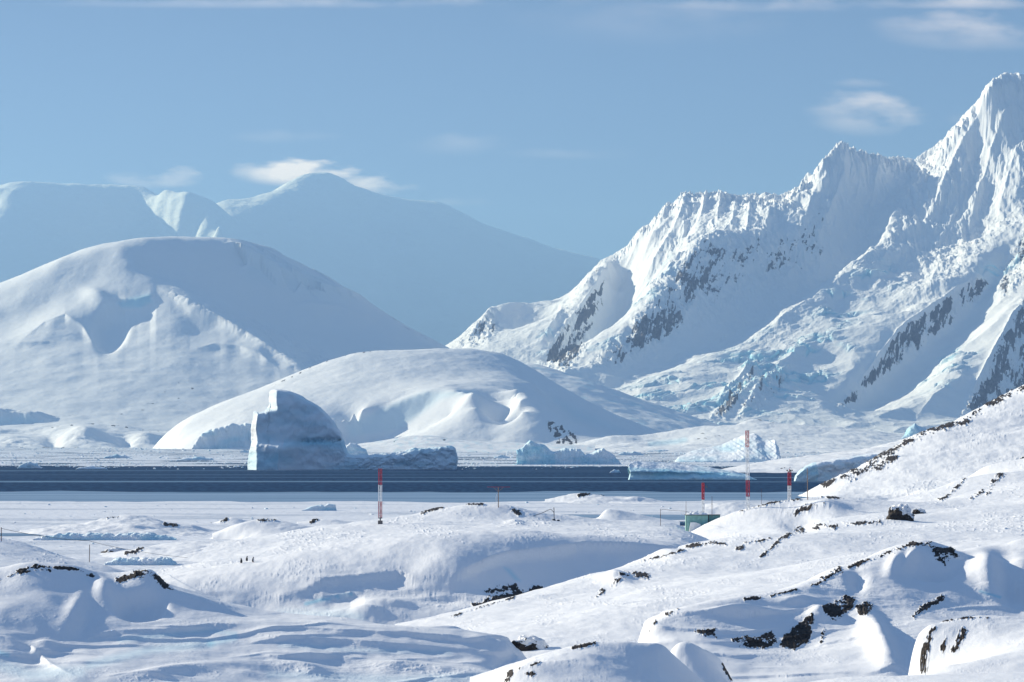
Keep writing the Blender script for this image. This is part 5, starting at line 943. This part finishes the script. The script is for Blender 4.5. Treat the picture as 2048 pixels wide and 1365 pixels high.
boulder("largest dark boulder on the right slope, with snow lying over its right side", 1800, 1040, HS, 46, 28, 2.3, 0.55)
boulder("low boulder just right of the largest one on the right slope", 1838, 1028, HS, 22, 10, 5.1, 0.5)
boulder("brown rock with a snow cap standing in the sea ice on the left", 232, 1117, None, 52, 20, 8.2, 0.45, 672)
boulder("small rock in the dip between the left mound and the bottom mound", 1030, 1283, FL, 16, 10, 4.4, 0.9)
boulder("snow covered rock with a dark underside beyond the left mound's end", 1060, 1300, HS, 62, 26, 6.6, 0.35)

# ------------------------------------------------------------------ penguins
M_black = plain("black_plumage", (0.018, 0.018, 0.022), 0.6); M_belly = plain("white_plumage", (0.75, 0.74, 0.72), 0.7); M_beak = plain("orange_beak", (0.45, 0.12, 0.03), 0.5)
def penguin(u, v, label, rz):
    p = P.find(u, v); t = empty("penguin", p, label, "penguin", "penguins on the plateau"); t.rotation_euler = (0, 0, rz); t.scale = (0.85,) * 3
    prof = [(0.0, 0.02), (0.10, 0.03), (0.155, 0.12), (0.165, 0.24), (0.15, 0.36), (0.11, 0.47), (0.075, 0.54), (0.07, 0.58), (0.078, 0.63), (0.06, 0.69), (0.0, 0.72)]; n = 16; v_ = []; f_ = []
    for i, (r, z) in enumerate(prof):
        for k in range(n):
            a = 2 * math.pi * k / n; v_.append((r * math.cos(a) * 0.95 + (0.03 if z > .55 else 0), r * math.sin(a), z))
    for i in range(len(prof) - 1):
        for k in range(n): f_.append((i * n + k, i * n + (k + 1) % n, (i + 1) * n + (k + 1) % n, (i + 1) * n + k))
    o = mesh_raw("body", v_, f_, M_black, True, t); o.data.materials.append(M_belly)
    for pl in o.data.polygons:
        c = pl.center
        if c.x > 0.045 and abs(math.atan2(c.y, c.x)) < 1.0 and c.z < 0.55: pl.material_index = 1
    MB().tube((.09, 0, .635), (.19, 0, .62), .022, 6, .005).build("beak", M_beak, t)
    for q in (-1, 1):
        MB().tube((0, q * .13, .47), (-.03, q * .22, .2), .04, 6, .015).build("flipper", M_black, t); MB().box((.07, q * .06, .015), (.14, .07, .03)).build("foot", M_beak, t)
penguin(483, 1127, "leftmost penguin of the three walking on the snow plateau", 2.6)
penguin(494, 1123, "middle penguin of the three walking on the snow plateau", 0.3)
penguin(507, 1125, "rightmost penguin of the three, with wings held out", -0.6)

# ------------------------------------------------------------------ haze
def haze():
    me = bpy.data.meshes.new("haze"); x, y0, y1, z0, z1 = 14000, -300, 50000, -3, 3000
    v = [(sx * x, y, z) for z in (z0, z1) for y in (y0, y1) for sx in (-1, 1)]
    me.from_pydata(v, [], [(0, 2, 3, 1), (4, 5, 7, 6), (0, 1, 5, 4), (2, 6, 7, 3), (0, 4, 6, 2), (1, 3, 7, 5)]); me.update()
    m, t, b = new_mat("haze"); t.nodes.remove(b); p = t.nodes.new("ShaderNodeVolumePrincipled")
    p.inputs['Density'].default_value = 3.4e-5; p.inputs['Color'].default_value = (0.35, 0.57, 1.0, 1); p.inputs['Absorption Color'].default_value = (0.10, 0.32, 1, 1); p.inputs['Anisotropy'].default_value = 0.3
    t.links.new(p.outputs[0], t.nodes["Material Output"].inputs['Volume']); me.materials.append(m)
    o = bpy.data.objects.new("haze", me); scene.collection.objects.link(o)
    stuff(o, "pale blue haze lying over the sea and mountains", "haze")
haze()
